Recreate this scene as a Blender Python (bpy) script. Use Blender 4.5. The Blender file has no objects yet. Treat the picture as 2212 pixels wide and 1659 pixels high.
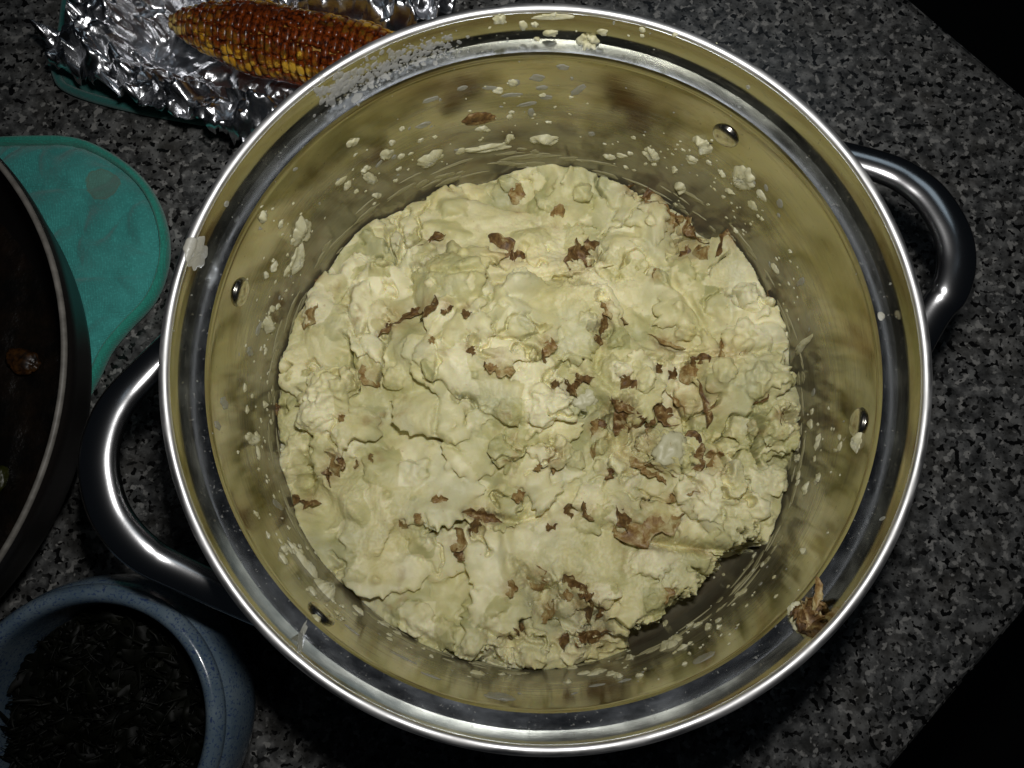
import bpy, bmesh, math, random
import numpy as np
from mathutils import Vector, Matrix
random.seed(7); np.random.seed(7)
S = bpy.context.scene
COL = S.collection

# ------------------------------------------------------------------ camera, world, flash, exposure
FPX = 1720.0                       # focal length in the 2212 px wide frame
TH = math.radians(11.56)
CAM = Vector((-0.0108, -0.0648, 0.3798))
cd = bpy.data.cameras.new('camera'); cam = bpy.data.objects.new('camera', cd); COL.objects.link(cam)
cam.location = CAM; cam.rotation_euler = (TH, 0, 0)
cd.sensor_width = 36; cd.lens = 36*FPX/2212; cd.clip_start = 0.01; cd.clip_end = 20
S.camera = cam
w = bpy.data.worlds.new('World'); S.world = w; w.use_nodes = True
w.node_tree.nodes['Background'].inputs[0].default_value = (0.55, 0.7, 0.9, 1)
w.node_tree.nodes['Background'].inputs[1].default_value = 0.006
UP = Vector((0, math.cos(TH), math.sin(TH))); FW = Vector((0, math.sin(TH), -math.cos(TH)))
fl = bpy.data.lights.new('camera_flash', 'AREA'); fl.shape = 'RECTANGLE'; fl.size = 0.034; fl.size_y = 0.014
fl.energy = 0.41; fl.color = (1, 0.985, 0.96); fl.spread = math.radians(120)
flo = bpy.data.objects.new('camera_flash', fl); COL.objects.link(flo)
flo.location = CAM + UP*0.064 + Vector((0.014, 0, 0)) - FW*0.0
flo.rotation_euler = (TH*1.15, 0, 0)
rl = bpy.data.lights.new('kitchen_light', 'AREA'); rl.size = .7; rl.energy = .8; rl.color = (.72, .88, 1.0)
rlo = bpy.data.objects.new('kitchen_light', rl); COL.objects.link(rlo); rlo.location = (.55, 1.25, 2.1)
rlo.rotation_euler = (Vector((0, 0, .1))-Vector(rlo.location)).to_track_quat('-Z', 'Y').to_euler()
S.view_settings.view_transform = 'Standard'; S.view_settings.look = 'None'
S.view_settings.exposure = 0; S.view_settings.gamma = 1

# ------------------------------------------------------------------ pixel helpers (2212 x 1659 frame)
cT, sT = math.cos(TH), math.sin(TH)
def W(px, py, z):
    x = (px-1106)/FPX; y = -(py-829.5)/FPX
    d = Vector((x, y*cT+sT, -cT+y*sT))
    t = (z-CAM.z)/d.z
    return CAM + d*t
def proj(P):
    P = np.asarray(P, float) - np.array(CAM)
    yc = P[..., 1]*cT + P[..., 2]*sT
    zc = -P[..., 1]*sT + P[..., 2]*cT
    return 1106 + FPX*P[..., 0]/(-zc), 829.5 - FPX*yc/(-zc)

# ------------------------------------------------------------------ noise
def perlin(X, Y, seed=0):
    rs = np.random.RandomState(seed); n = 256
    a = rs.rand(n, n)*2*np.pi; gx, gy = np.cos(a), np.sin(a)
    xi = np.floor(X).astype(int); yi = np.floor(Y).astype(int); xf = X-xi; yf = Y-yi
    u = xf**3*(xf*(xf*6-15)+10); v = yf**3*(yf*(yf*6-15)+10)
    def g(i, j, dx, dy):
        ii = (xi+i) % n; jj = (yi+j) % n
        return gx[ii, jj]*dx + gy[ii, jj]*dy
    a0 = g(0, 0, xf, yf)*(1-u)+g(1, 0, xf-1, yf)*u
    a1 = g(0, 1, xf, yf-1)*(1-u)+g(1, 1, xf-1, yf-1)*u
    return (a0*(1-v)+a1*v)*1.5
def fbm(X, Y, f, o=3, seed=0, gain=0.5):
    r = np.zeros_like(X, dtype=float); a = 1.0
    for k in range(o):
        r += a*perlin(X*f+17.3*k+3, Y*f-9.1*k+5, seed+k*13); a *= gain; f *= 2.03
    return r
def sstep(a, b, x):
    t = np.clip((x-a)/(b-a), 0, 1); return t*t*(3-2*t)

# ------------------------------------------------------------------ object helpers
def link(name, me, mat=None, parent=None, smooth=True):
    o = bpy.data.objects.new(name, me); COL.objects.link(o)
    if mat is not None and not me.materials: me.materials.append(mat)
    if parent is not None: o.parent = parent
    if smooth and len(me.polygons): me.polygons.foreach_set('use_smooth', [True]*len(me.polygons))
    return o
def empty(name, loc, label, cat, group=None):
    o = bpy.data.objects.new(name, None); o.location = loc; COL.objects.link(o); o.empty_display_size = 0.02
    return tag(o, label, cat, group)
def tag(o, label=None, cat=None, group=None, kind=None):
    if label: o['label'] = label
    if cat: o['category'] = cat
    if group: o['group'] = group
    if kind: o['kind'] = kind
    return o
def adopt(o, p):
    o.parent = p; o.matrix_parent_inverse = Matrix.Translation(-p.location); return o
def mesh_np(name, V, F):
    me = bpy.data.meshes.new(name)
    V = np.asarray(V, float).reshape(-1, 3); F = np.asarray(F, int); k = F.shape[1]
    me.vertices.add(len(V)); me.vertices.foreach_set('co', V.ravel())
    me.loops.add(F.size); me.loops.foreach_set('vertex_index', F.ravel())
    me.polygons.add(len(F)); me.polygons.foreach_set('loop_start', np.arange(0, F.size, k))
    me.polygons.foreach_set('loop_total', np.full(len(F), k))
    me.update(calc_edges=True); me.validate()
    return me
def grid_faces(nu, nv, wrap_u=False):
    i = np.arange(nu if wrap_u else nu-1)[:, None]; j = np.arange(nv-1)[None, :]
    i2 = (i+1) % nu
    return np.stack([i*nv+j, i2*nv+j, i2*nv+j+1, i*nv+j+1], -1).reshape(-1, 4)
def lathe(name, prof, seg=256, wob=None):
    pr = np.array(prof); t = np.linspace(0, 2*np.pi, seg, endpoint=False)
    R = pr[None, :, 0].repeat(seg, 0); Z = pr[None, :, 1].repeat(seg, 0)
    V = np.stack([R*np.cos(t)[:, None], R*np.sin(t)[:, None], Z], -1)
    return mesh_np(name, V, grid_faces(seg, len(pr), True))
def smooth_prof(pts, n=4):
    pts = [np.array(p, float) for p in pts]
    for _ in range(n):
        q = [pts[0]]
        for a, b in zip(pts[:-1], pts[1:]): q += [a*.75+b*.25, a*.25+b*.75]
        q.append(pts[-1]); pts = q
    return np.array(pts)
def tube(name, path, rad, seg=20, closed=False):
    """rad: list of (width in plane, height) half sizes"""
    P = [Vector(p) for p in path]; n = len(P); V = []
    for i in range(n):
        if closed: t = (P[(i+1) % n]-P[i-1]).normalized()
        else: t = (P[min(i+1, n-1)]-P[max(i-1, 0)]).normalized()
        s = t.cross(Vector((0, 0, 1)))
        if s.length < 1e-4: s = Vector((1, 0, 0))
        s.normalize(); u = s.cross(t).normalized()
        a, b = rad[i] if isinstance(rad, list) else rad
        for k in range(seg):
            ang = 2*math.pi*k/seg
            V.append(P[i]+s*(a*math.cos(ang))+u*(b*math.sin(ang)))
    F = []
    for i in range(n if closed else n-1):
        i2 = (i+1) % n
        for k in range(seg):
            F.append((i*seg+k, i*seg+(k+1) % seg, i2*seg+(k+1) % seg, i2*seg+k))
    return mesh_np(name, [tuple(v) for v in V], F)
def catmull(pts, n=8):
    P = [Vector(p) for p in pts]; P = [P[0]*2-P[1]]+P+[P[-1]*2-P[-2]]; out = []
    for i in range(1, len(P)-2):
        for k in range(n):
            t = k/n; a, b, c, d = P[i-1:i+3]
            out.append(0.5*((2*b)+(c-a)*t+(2*a-5*b+4*c-d)*t*t+(3*b-a-3*c+d)*t**3))
    out.append(P[-2]); return out

# ------------------------------------------------------------------ materials
def mat(name, color=(.5, .5, .5), rough=.5, metal=0.0, **kw):
    m = bpy.data.materials.new(name); m.use_nodes = True
    b = m.node_tree.nodes['Principled BSDF']
    b.inputs['Base Color'].default_value = (*color, 1); b.inputs['Roughness'].default_value = rough
    b.inputs['Metallic'].default_value = metal
    for k, v in kw.items(): b.inputs[k.replace('_', ' ')].default_value = v
    return m, m.node_tree, b
def N(nt, typ, **kw):
    n = nt.nodes.new(typ)
    for k, v in kw.items():
        if k.startswith('i_'):
            key = k[2:].replace('_', ' '); n.inputs[int(key) if key.isdigit() else key].default_value = v
        else: setattr(n, k, v)
    return n
def coords(nt, scale=(1, 1, 1), kind='Object'):
    tc = N(nt, 'ShaderNodeTexCoord'); mp = N(nt, 'ShaderNodeMapping'); mp.inputs['Scale'].default_value = scale
    nt.links.new(tc.outputs[kind], mp.inputs[0]); return mp.outputs[0]
def noise(nt, vec, scale, detail=4, rough=.55, dist=0.0):
    n = N(nt, 'ShaderNodeTexNoise'); n.inputs['Scale'].default_value = scale; n.inputs['Detail'].default_value = detail
    n.inputs['Roughness'].default_value = rough; n.inputs['Distortion'].default_value = dist
    nt.links.new(vec, n.inputs['Vector']); return n.outputs[0]
def ramp(nt, fac, stops):
    r = N(nt, 'ShaderNodeValToRGB'); e = r.color_ramp.elements
    while len(e) < len(stops): e.new(.5)
    for k, (p, c) in enumerate(stops):
        e[k].position = p; e[k].color = (*c, 1) if hasattr(c, '__len__') else (c, c, c, 1)
    nt.links.new(fac, r.inputs[0]); return r.outputs[0]
def mixc(nt, fac, a, b):
    m = N(nt, 'ShaderNodeMix', data_type='RGBA')
    for s, v in ((m.inputs[0], fac), (m.inputs[6], a), (m.inputs[7], b)):
        if isinstance(v, (int, float)): s.default_value = v
        elif isinstance(v, tuple): s.default_value = (*v, 1)
        else: nt.links.new(v, s)
    return m.outputs[2]
def mth(nt, op, a, b=0.0):
    m = N(nt, 'ShaderNodeMath', operation=op)
    for s, v in ((m.inputs[0], a), (m.inputs[1], b)):
        if isinstance(v, (int, float)): s.default_value = v
        else: nt.links.new(v, s)
    return m.outputs[0]
def bump(nt, b, h, strength, dist):
    n = N(nt, 'ShaderNodeBump'); n.inputs['Strength'].default_value = strength; n.inputs['Distance'].default_value = dist
    nt.links.new(h, n.inputs['Height']); nt.links.new(n.outputs[0], b.inputs['Normal']); return n

# granite
mG, nt, b = mat('granite', rough=.22)
v = coords(nt)
base = ramp(nt, noise(nt, v, 135, 5, .6), [(.36, (.030, .031, .031)), (.5, (.080, .081, .080)), (.63, (.175, .176, .172))])
warm = ramp(nt, noise(nt, v, 45, 3, .6), [(.45, 0.0), (.7, 1.0)])
base = mixc(nt, mth(nt, 'MULTIPLY', warm, .12), base, (.20, .175, .135))
dark1 = ramp(nt, noise(nt, v, 290, 1.5, .5, 0.0), [(.575, 0.0), (.60, 1.0)])
big = ramp(nt, noise(nt, v, 60, 2, .5), [(.35, .5), (.5, 1.0)])
base = mixc(nt, mth(nt, 'MULTIPLY', dark1, big), base, (.006, .006, .006))
dark2 = ramp(nt, noise(nt, v, 420, 2, .5, .2), [(.62, 0.0), (.66, 1.0)])
base = mixc(nt, mth(nt, 'MULTIPLY', dark2, .85), base, (.012, .012, .011))
lite = ramp(nt, noise(nt, v, 230, 3, .5, .1), [(.575, 0.0), (.63, .85)])
base = mixc(nt, mth(nt, 'MULTIPLY', lite, mth(nt, 'SUBTRACT', 1.0, dark1)), base, (.30, .295, .28))
nt.links.new(base, b.inputs['Base Color']); bump(nt, b, noise(nt, v, 500, 3, .6), .06, .0003)
mFloor, _, _ = mat('dark_floor', (.006, .006, .006), .7)

# steels
def steel(name, color, rough, streak=True, film=0.0):
    m, nt, b = mat(name, color, rough, 1.0)
    v = coords(nt, (1, 1, 1)); vs = coords(nt, (1, 1, 22))
    r = noise(nt, vs, 60, 5, .6)
    rr = N(nt, 'ShaderNodeMapRange'); rr.inputs[1].default_value = .3; rr.inputs[2].default_value = .7
    rr.inputs[3].default_value = rough*.7; rr.inputs[4].default_value = rough*1.4
    nt.links.new(r, rr.inputs[0]); nt.links.new(rr.outputs[0], b.inputs['Roughness'])
    bump(nt, b, r, .05 if streak else .03, .0003)
    return m, nt, b
mRim, _, _ = steel('brushed_steel_rim', (.66, .655, .65), .47, False)
mHandle, nt, b = mat('satin_steel_handle', (.56, .56, .57), .20, 1.0)
vv = coords(nt); bump(nt, b, noise(nt, vv, 900, 3, .6), .05, .0002)
mRivet, _, _ = mat('polished_rivet', (.55, .53, .46), .20, 1.0)
mOut, _, _ = steel('outer_steel', (.5, .5, .5), .25)

# inner wall: steel with dried starch film
mWall, nt, b = steel('inner_steel', (.5, .47, .37), .11)
v = coords(nt); vs = coords(nt, (1, 1, 9)); vf = coords(nt, (1, 1, 2.2))
sep = N(nt, 'ShaderNodeSeparateXYZ'); nt.links.new(v, sep.inputs[0]); z = sep.outputs[2]
low = N(nt, 'ShaderNodeMapRange'); low.inputs[1].default_value = .103; low.inputs[2].default_value = .040
low.inputs[3].default_value = 0.0; low.inputs[4].default_value = .40; nt.links.new(z, low.inputs[0])
n1 = noise(nt, vs, 42, 6, .65, .6); n2 = noise(nt, vf, 26, 4, .6, .8)
f = mth(nt, 'ADD', mth(nt, 'ADD', mth(nt, 'MULTIPLY', n1, .5), mth(nt, 'MULTIPLY', n2, .5)), low.outputs[0])
film = ramp(nt, f, [(.56, 0.0), (.72, .40), (.86, .68)])
speck = ramp(nt, noise(nt, v, 520, 2, .5), [(.70, 0.0), (.73, .5)])
film = mth(nt, 'MAXIMUM', film, mth(nt, 'MULTIPLY', speck, .6))
brn = ramp(nt, noise(nt, vf, 20, 5, .65, .7), [(.47, 0.0), (.72, 1.0)])
diff = N(nt, 'ShaderNodeBsdfPrincipled'); diff.inputs['Roughness'].default_value = .45
nt.links.new(mixc(nt, brn, (.19, .175, .12), (.10, .07, .04)), diff.inputs['Base Color'])
mx = N(nt, 'ShaderNodeMixShader'); nt.links.new(film, mx.inputs[0]); nt.links.new(b.outputs[0], mx.inputs[1]); nt.links.new(diff.outputs[0], mx.inputs[2])
nt.links.new(mx.outputs[0], nt.nodes['Material Output'].inputs[0])
nt.links.new(mixc(nt, mth(nt, 'MULTIPLY', brn, .9), (.38, .36, .26), (.22, .185, .11)), b.inputs['Base Color'])
mLedge, nt, b = steel('ledge_steel', (.40, .43, .47), .16, False)
v = coords(nt)
sp = ramp(nt, noise(nt, v, 900, 2, .5), [(.66, 0.0), (.72, .35)])
d2 = N(nt, 'ShaderNodeBsdfPrincipled'); d2.inputs['Base Color'].default_value = (.35, .35, .33, 1); d2.inputs['Roughness'].default_value = .5
mx = N(nt, 'ShaderNodeMixShader'); nt.links.new(sp, mx.inputs[0]); nt.links.new(b.outputs[0], mx.inputs[1]); nt.links.new(d2.outputs[0], mx.inputs[2])
nt.links.new(mx.outputs[0], nt.nodes['Material Output'].inputs[0])

# mash
mMash, nt, b = mat('mashed_potato', rough=.46)
v = coords(nt)
at = N(nt, 'ShaderNodeAttribute', attribute_name='tone'); ab = N(nt, 'ShaderNodeAttribute', attribute_name='brown')
n = mth(nt, 'ADD', mth(nt, 'MULTIPLY', noise(nt, v, 55, 4, .6), .5), mth(nt, 'MULTIPLY', at.outputs['Fac'], .5))
c = ramp(nt, n, [(.30, (.42, .41, .185)), (.42, (.56, .53, .26)), (.54, (.70, .65, .355)), (.66, (.86, .81, .53))])
c = mixc(nt, ramp(nt, noise(nt, v, 38, 3, .6, .5), [(.46, 0.0), (.64, .6)]), c, (.58, .57, .37))
c = mixc(nt, ramp(nt, noise(nt, v, 24, 3, .6, .5), [(.55, 0.0), (.75, .6)]), c, (.70, .61, .27))
bf = mth(nt, 'MULTIPLY', ab.outputs['Fac'], ramp(nt, noise(nt, v, 130, 5, .7), [(.35, 0.0), (.65, 1.0)]))
c = mixc(nt, bf, c, (.40, .28, .12))
fleck = ramp(nt, noise(nt, v, 330, 2, .5), [(.72, 0.0), (.76, .5)])
c = mixc(nt, fleck, c, (.50, .36, .2))
nt.links.new(c, b.inputs['Base Color'])
b.inputs['Subsurface Weight'].default_value = .55; b.inputs['Subsurface Radius'].default_value = (1.0, .72, .30); b.inputs['Subsurface Scale'].default_value = .0019
b.inputs['Specular IOR Level'].default_value = .4
hb = mth(nt, 'ADD', noise(nt, v, 420, 5, .65), mth(nt, 'MULTIPLY', noise(nt, v, 1300, 3, .6), .4))
bump(nt, b, hb, .42, .0006)
mScrap, nt, b = mat('potato_scrap', (.74, .70, .48), .5)
v = coords(nt); nt.links.new(ramp(nt, noise(nt, v, 120, 4, .6), [(.35, (.50, .47, .27)), (.65, (.64, .62, .44))]), b.inputs['Base Color'])
b.inputs['Subsurface Weight'].default_value = .3; b.inputs['Subsurface Radius'].default_value = (1, .8, .4); b.inputs['Subsurface Scale'].default_value = .0015
bump(nt, b, noise(nt, v, 600, 4, .6), .4, .0005)
mMilk, nt, b = mat('starchy_water', (.42, .42, .36), .3); b.inputs['Alpha'].default_value = .62
mWhite, nt, b = mat('starch_paste', (.52, .51, .44), .35); b.inputs['Alpha'].default_value = .78
mSkin, nt, b = mat('potato_skin', rough=.55)
v = coords(nt)
c = ramp(nt, noise(nt, v, 260, 5, .65, .4), [(.32, (.045, .022, .008)), (.46, (.135, .070, .020)), (.57, (.23, .138, .045)), (.65, (.44, .36, .18))])
nt.links.new(c, b.inputs['Base Color']); bump(nt, b, noise(nt, v, 700, 4, .6), .5, .0006)
mSkinIn, nt, b = mat('potato_skin_flesh', rough=.5)
v = coords(nt)
c = ramp(nt, noise(nt, v, 170, 5, .7, .4), [(.36, (.17, .088, .024)), (.48, (.31, .20, .07)), (.62, (.48, .41, .20))])
nt.links.new(c, b.inputs['Base Color']); bump(nt, b, noise(nt, v, 600, 4, .6), .4, .0005)

# ------------------------------------------------------------------ countertop and floor
A = W(1987, 0, 0.0); B = W(2212, 190, 0.0); C_ = W(2200, 1353, 0.0); D_ = W(1942, 1659, 0.0)
def isect(p, q, r, s):
    d1 = q-p; d2 = s-r; k = ((r.x-p.x)*d2.y-(r.y-p.y)*d2.x)/(d1.x*d2.y-d1.y*d2.x); return p+d1*k
K = isect(A, B, C_, D_); e1 = (A-B).normalized(); e2 = (D_-C_).normalized()
poly = [K, K+e1*0.75, K+e1*0.75+e2*1.3, K+e2*1.3]
bm = bmesh.new(); vs = [bm.verts.new((p.x, p.y, 0)) for p in poly]; f = bm.faces.new(vs)
if f.normal.z < 0: f.normal_flip()
r = bmesh.ops.extrude_face_region(bm, geom=[f])
for q in r['geom']:
    if isinstance(q, bmesh.types.BMVert): q.co.z = -.03
bmesh.ops.recalc_face_normals(bm, faces=bm.faces)
ed = [e for e in bm.edges if all(vv.co.z > -.001 for vv in e.verts)]
bmesh.ops.bevel(bm, geom=ed, offset=.008, segments=5, affect='EDGES', profile=.5)
me = bpy.data.meshes.new('countertop'); bm.to_mesh(me); bm.free()
tag(link('countertop', me, mG, smooth=False), 'grey speckled granite countertop under the pots', kind='structure')
me = mesh_np('floor', [(-3, -3, -.9), (3, -3, -.9), (3, 3, -.9), (-3, 3, -.9)], [(0, 1, 2, 3)])
tag(link('floor', me, mFloor), 'dark floor beyond the counter edge', kind='structure')

# ------------------------------------------------------------------ the steel pot
RW = .1153
pot = empty('cooking_pot', (0, 0, 0), 'large two-handled stainless steel pot full of mashed potatoes', 'pot')
# inner profile from the pot floor up to the bead's outside
p_wall = [(.0001, .004), (.06, .004), (.099, .004), (.110, .006), (.1148, .012), (RW, .02)]+[(RW, z_) for z_ in np.linspace(.03, .110, 14)]+[(RW+.0001, .1118), (RW+.0008, .1137)]
wall = smooth_prof(p_wall, 2)
ledge = np.array([(r_, .1137+.0005*(r_-.1161)/.005) for r_ in np.linspace(RW+.0008, .1211, 9)])
p_lip = [(.1211, .1141), (.1213, .1172), (.1216, .121), (.1219, .124), (.1222, .1262), (.1223, .1272)]
lip = smooth_prof(p_lip, 2)
cb = np.array((.1238, .1280)); rb = .0017
bead = np.array([cb+rb*np.array((math.cos(a), math.sin(a)*.9)) for a in np.linspace(math.radians(200), math.radians(-110), 26)])
outer = smooth_prof([tuple(bead[-1]), (.1226, .1250), (.1222, .115), (.1182, .110), (.1178, .10), (.1178, .02), (.115, .004), (.107, .0), (.0001, .0)], 2)
adopt(link('inner_wall', lathe('inner_wall', wall, 360), mWall), pot)
adopt(link('ledge', lathe('ledge', ledge, 360), mLedge), pot)
adopt(link('lip', lathe('lip', lip, 360), mWall), pot)
rim_o = adopt(link('rim', lathe('rim', bead, 360), mRim), pot)
adopt(link('outer_wall', lathe('outer_wall', outer, 256), mOut), pot)
# arc-length parametrised inside surface, for things that stick to it
prof = np.concatenate([wall, ledge[1:], lip[1:], bead[1:]])
seg = np.hypot(*np.diff(prof, axis=0).T); keep = np.concatenate([[True], seg > 1e-7]); prof = prof[keep]
sl = np.concatenate([[0], np.cumsum(np.hypot(*np.diff(prof, axis=0).T))])
def surf(th, s):
    s = np.clip(s, 0, sl[-1]-1e-6)
    r = np.interp(s, sl, prof[:, 0]); z = np.interp(s, sl, prof[:, 1]); e = 3e-4
    dr = np.interp(s+e, sl, prof[:, 0])-np.interp(s-e, sl, prof[:, 0]); dz = np.interp(s+e, sl, prof[:, 1])-np.interp(s-e, sl, prof[:, 1])
    L = np.hypot(dr, dz)+1e-12; nr, nz = -dz/L, dr/L
    P = np.stack([r*np.cos(th), r*np.sin(th), z], -1); Nn = np.stack([nr*np.cos(th), nr*np.sin(th), nz], -1)
    return P, Nn
_t = np.linspace(-np.pi, np.pi, 1440); _s = np.linspace(sl[-1]*.35, sl[-1], 700)
_T, _S = np.meshgrid(_t, _s, indexing='ij'); _P, _N = surf(_T, _S)
_px, _py = proj(_P); _front = ((_P-np.array(CAM))*_N).sum(-1) < 0
def hit(px, py):
    d = (_px-px)**2+(_py-py)**2; d[~_front] = 1e9
    i = np.unravel_index(np.argmin(d), d.shape); return _T[i], _S[i]
def blob(name, th0, s0, a, bb, ang=0.0, thick=.001, rag=.35, seed=0, n=15, mt=None, lift=.0001, nr=None):
    """ragged lump that follows the pot's inside surface; a, bb half sizes along the circumference and up the wall"""
    k = max(10, n*3); rr = np.append(np.linspace(0, .96, n//2)[1:], 1.0)
    t = np.linspace(0, 2*np.pi, k, endpoint=False)
    rs = np.random.RandomState(seed)
    edge = np.ones(k)
    for h in range(2, min(14, k//3)): edge += rag*(1.0/h**1.0)*rs.randn()*np.cos(h*t+rs.rand()*6.28)*.55
    edge = np.clip(edge, .35, 1.7)
    U = [0]; Vv = [0]; Hh = [thick]; hx = rs.randn(6); hk = rs.uniform(1.5, 4.5, (6, 2))*np.sign(rs.randn(6, 2))
    def hn(q, e): return sum(.22*hx[i_]*np.cos(hk[i_, 0]*q*e*np.cos(t)+hk[i_, 1]*q*e*np.sin(t)+i_) for i_ in range(6))
    for q in rr:
        e = 1+(edge-1)*q**3
        U += list(q*e*np.cos(t)); Vv += list(q*e*np.sin(t))
        base = thick*(1-q**4.0)
        Hh += list(base*np.clip(1+hn(q, e)+.10*rs.randn(k), .25, 2.2) if q < .999 else np.full(k, -.0002))
    U = np.array(U)*a; Vv = np.array(Vv)*bb
    ca, sa = math.cos(ang), math.sin(ang); u = U*ca-Vv*sa; v_ = U*sa+Vv*ca
    r0 = np.interp(s0, sl, prof[:, 0]); P, Nn = surf(th0+u/r0, s0+v_)
    P = P+Nn*(np.array(Hh)+lift)[:, None]
    F = []
    m = len(rr)
    for j in range(k): F.append((0, 1+j, 1+(j+1) % k, 1+(j+1) % k))
    V3 = P
    T = []
    for j in range(k): T.append((0, 1+j, 1+(j+1) % k))
    for i in range(m-1):
        for j in range(k):
            A1 = 1+i*k+j; A2 = 1+i*k+(j+1) % k; B1 = A1+k; B2 = A2+k
            T += [(A1, B1, B2), (A1, B2, A2)]
    return V3, np.array(T)
def blob_obj(name, px, py, a, bb, ang=0, thick=.001, rag=.35, seed=0, mt=None, n=15):
    th, s = hit(px, py); V3, T = blob(name, th, s, a, bb, ang, thick, rag, seed, n)
    c = V3.mean(0); me = mesh_np(name, V3-c, T); o = link(name, me, mt or mScrap); o.location = c
    return o
def blob_set(name, items, mt):
    Vs, Ts, off = [], [], 0
    for (th, s, a, bb, ang, thick, rag, sd, n) in items:
        V3, T = blob(name, th, s, a, bb, ang, thick, rag, sd, n); Vs.append(V3); Ts.append(T+off); off += len(V3)
    return link(name, mesh_np(name, np.concatenate(Vs), np.concatenate(Ts)), mt)

# rivets
RIV = [(1567, 292), (1855, 912), (518, 632), (693, 1325)]
def rivet_mesh():
    pr = [(.0001, .0025)]+[(.0056*math.sin(a), .0025*math.cos(a)**.8) for a in np.linspace(.15, 1.5, 9)]+[(.0058, .0001), (.0058, -.0003)]
    return lathe('rivet', pr, 32)
rme = rivet_mesh(); rth = []
for (px, py) in RIV:
    th, s = hit(px, py); P, Nn = surf(np.array(th), np.array(s)); rth.append((th, P[2]))
    o = link('rivet', rme, mRivet); o.matrix_world = Matrix.Translation(Vector(P)) @ Vector(Nn).to_track_quat('Z', 'Y').to_matrix().to_4x4()
    mw = o.matrix_world.copy(); o.parent = pot; o.matrix_world = mw
print('rivets', rth)
# handles
def handle(path_px, th_a, th_b, zr):
    P = [W(x, y, z_) for x, y, z_ in path_px]
    def wallp(th, z_, r=.1180): return Vector((r*math.cos(th), r*math.sin(th), z_))
    P = [wallp(th_a, zr, .1165), wallp(th_a, zr+.001, .124)] + P + [wallp(th_b, zr+.001, .124), wallp(th_b, zr, .1165)]
    C = catmull(P, 9); n = len(C); rad = []
    for i in range(n):
        t = i/(n-1); k = math.sin(math.pi*t)
        rad.append((.0044+.0027*k**.8, .0040+.0003*k))
    o = link('handle', tube('handle', C, rad, 28), mHandle); adopt(o, pot); return o
zr = .086
handle([(1872, 352, .094), (1985, 405, .098), (2046, 482, .100), (2066, 556, .100), (2052, 628, .099), (2008, 690, .095)], rth[0][0], rth[1][0], zr)
handle([(318, 800, .094), (247, 882, .098), (216, 968, .100), (218, 1046, .100), (245, 1122, .099), (305, 1190, .097), (395, 1240, .093)], rth[2][0], rth[3][0], zr)

# ------------------------------------------------------------------ mashed potatoes: a sculpted height field
NG = 880; L = .1156
ax = np.linspace(-L, L, NG); X, Y = np.meshgrid(ax, ax, indexing='ij'); R = np.hypot(X, Y); cell = ax[1]-ax[0]
ZR = .034
def G(px, py, z=ZR):
    p = W(px, py, z); return p.x, p.y
H = .0275 + .0070*fbm(X, Y, 17, 2, 1) + .0042*fbm(X, Y, 42, 2, 2) + .0010*fbm(X, Y, 130, 2, 3) - .009*sstep(.02, .11, Y)
H += .0085*np.exp(-(X**2+(Y-.005)**2)/(.065**2))
ang = np.arctan2(Y, X)
H += .0075*sstep(.088, .113, R)*fbm(X, Y, 24, 3, 6) + .005*sstep(.09, .113, R)*np.clip(np.cos(ang-.35), 0, 1)**2
def ridged(f, seed, o=2): return .9-1.8*np.abs(fbm(X, Y, f, o, seed))
wA = .55*ridged(105, 11)+.6*fbm(X, Y, 90, 2, 12); wB = .6*ridged(300, 21)+.4*fbm(X, Y, 320, 2, 22); wC = ridged(800, 31)
UN = [fbm(X, Y, 42, 2, 300+k) for k in range(5)]
tone = .5+.5*fbm(X, Y, 25, 3, 41)
fine = fbm(X, Y, 260, 4, 51, .55)
def win(cx, cy, rad):
    i0 = max(0, int((cx-rad+L)/cell)); i1 = min(NG, int((cx+rad+L)/cell)+2)
    j0 = max(0, int((cy-rad+L)/cell)); j1 = min(NG, int((cy+rad+L)/cell)+2)
    return (slice(i0, i1), slice(j0, j1)) if i1 > i0+2 and j1 > j0+2 else None
def samp(x, y):
    i = int(np.clip((x+L)/cell, 0, NG-1)); j = int(np.clip((y+L)/cell, 0, NG-1)); return H[i, j]
PK = [0]; FV = []; FF = []; FO = [0]
def bil(A_, x, y):
    fx = np.clip((x+L)/cell, 0, NG-1.01); fy = np.clip((y+L)/cell, 0, NG-1.01); i = fx.astype(int); j = fy.astype(int); fx = fx-i; fy = fy-j
    return A_[i, j]*(1-fx)*(1-fy)+A_[i+1, j]*fx*(1-fy)+A_[i, j+1]*(1-fx)*fy+A_[i+1, j+1]*fx*fy
prs = np.random.RandomState(99)
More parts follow.
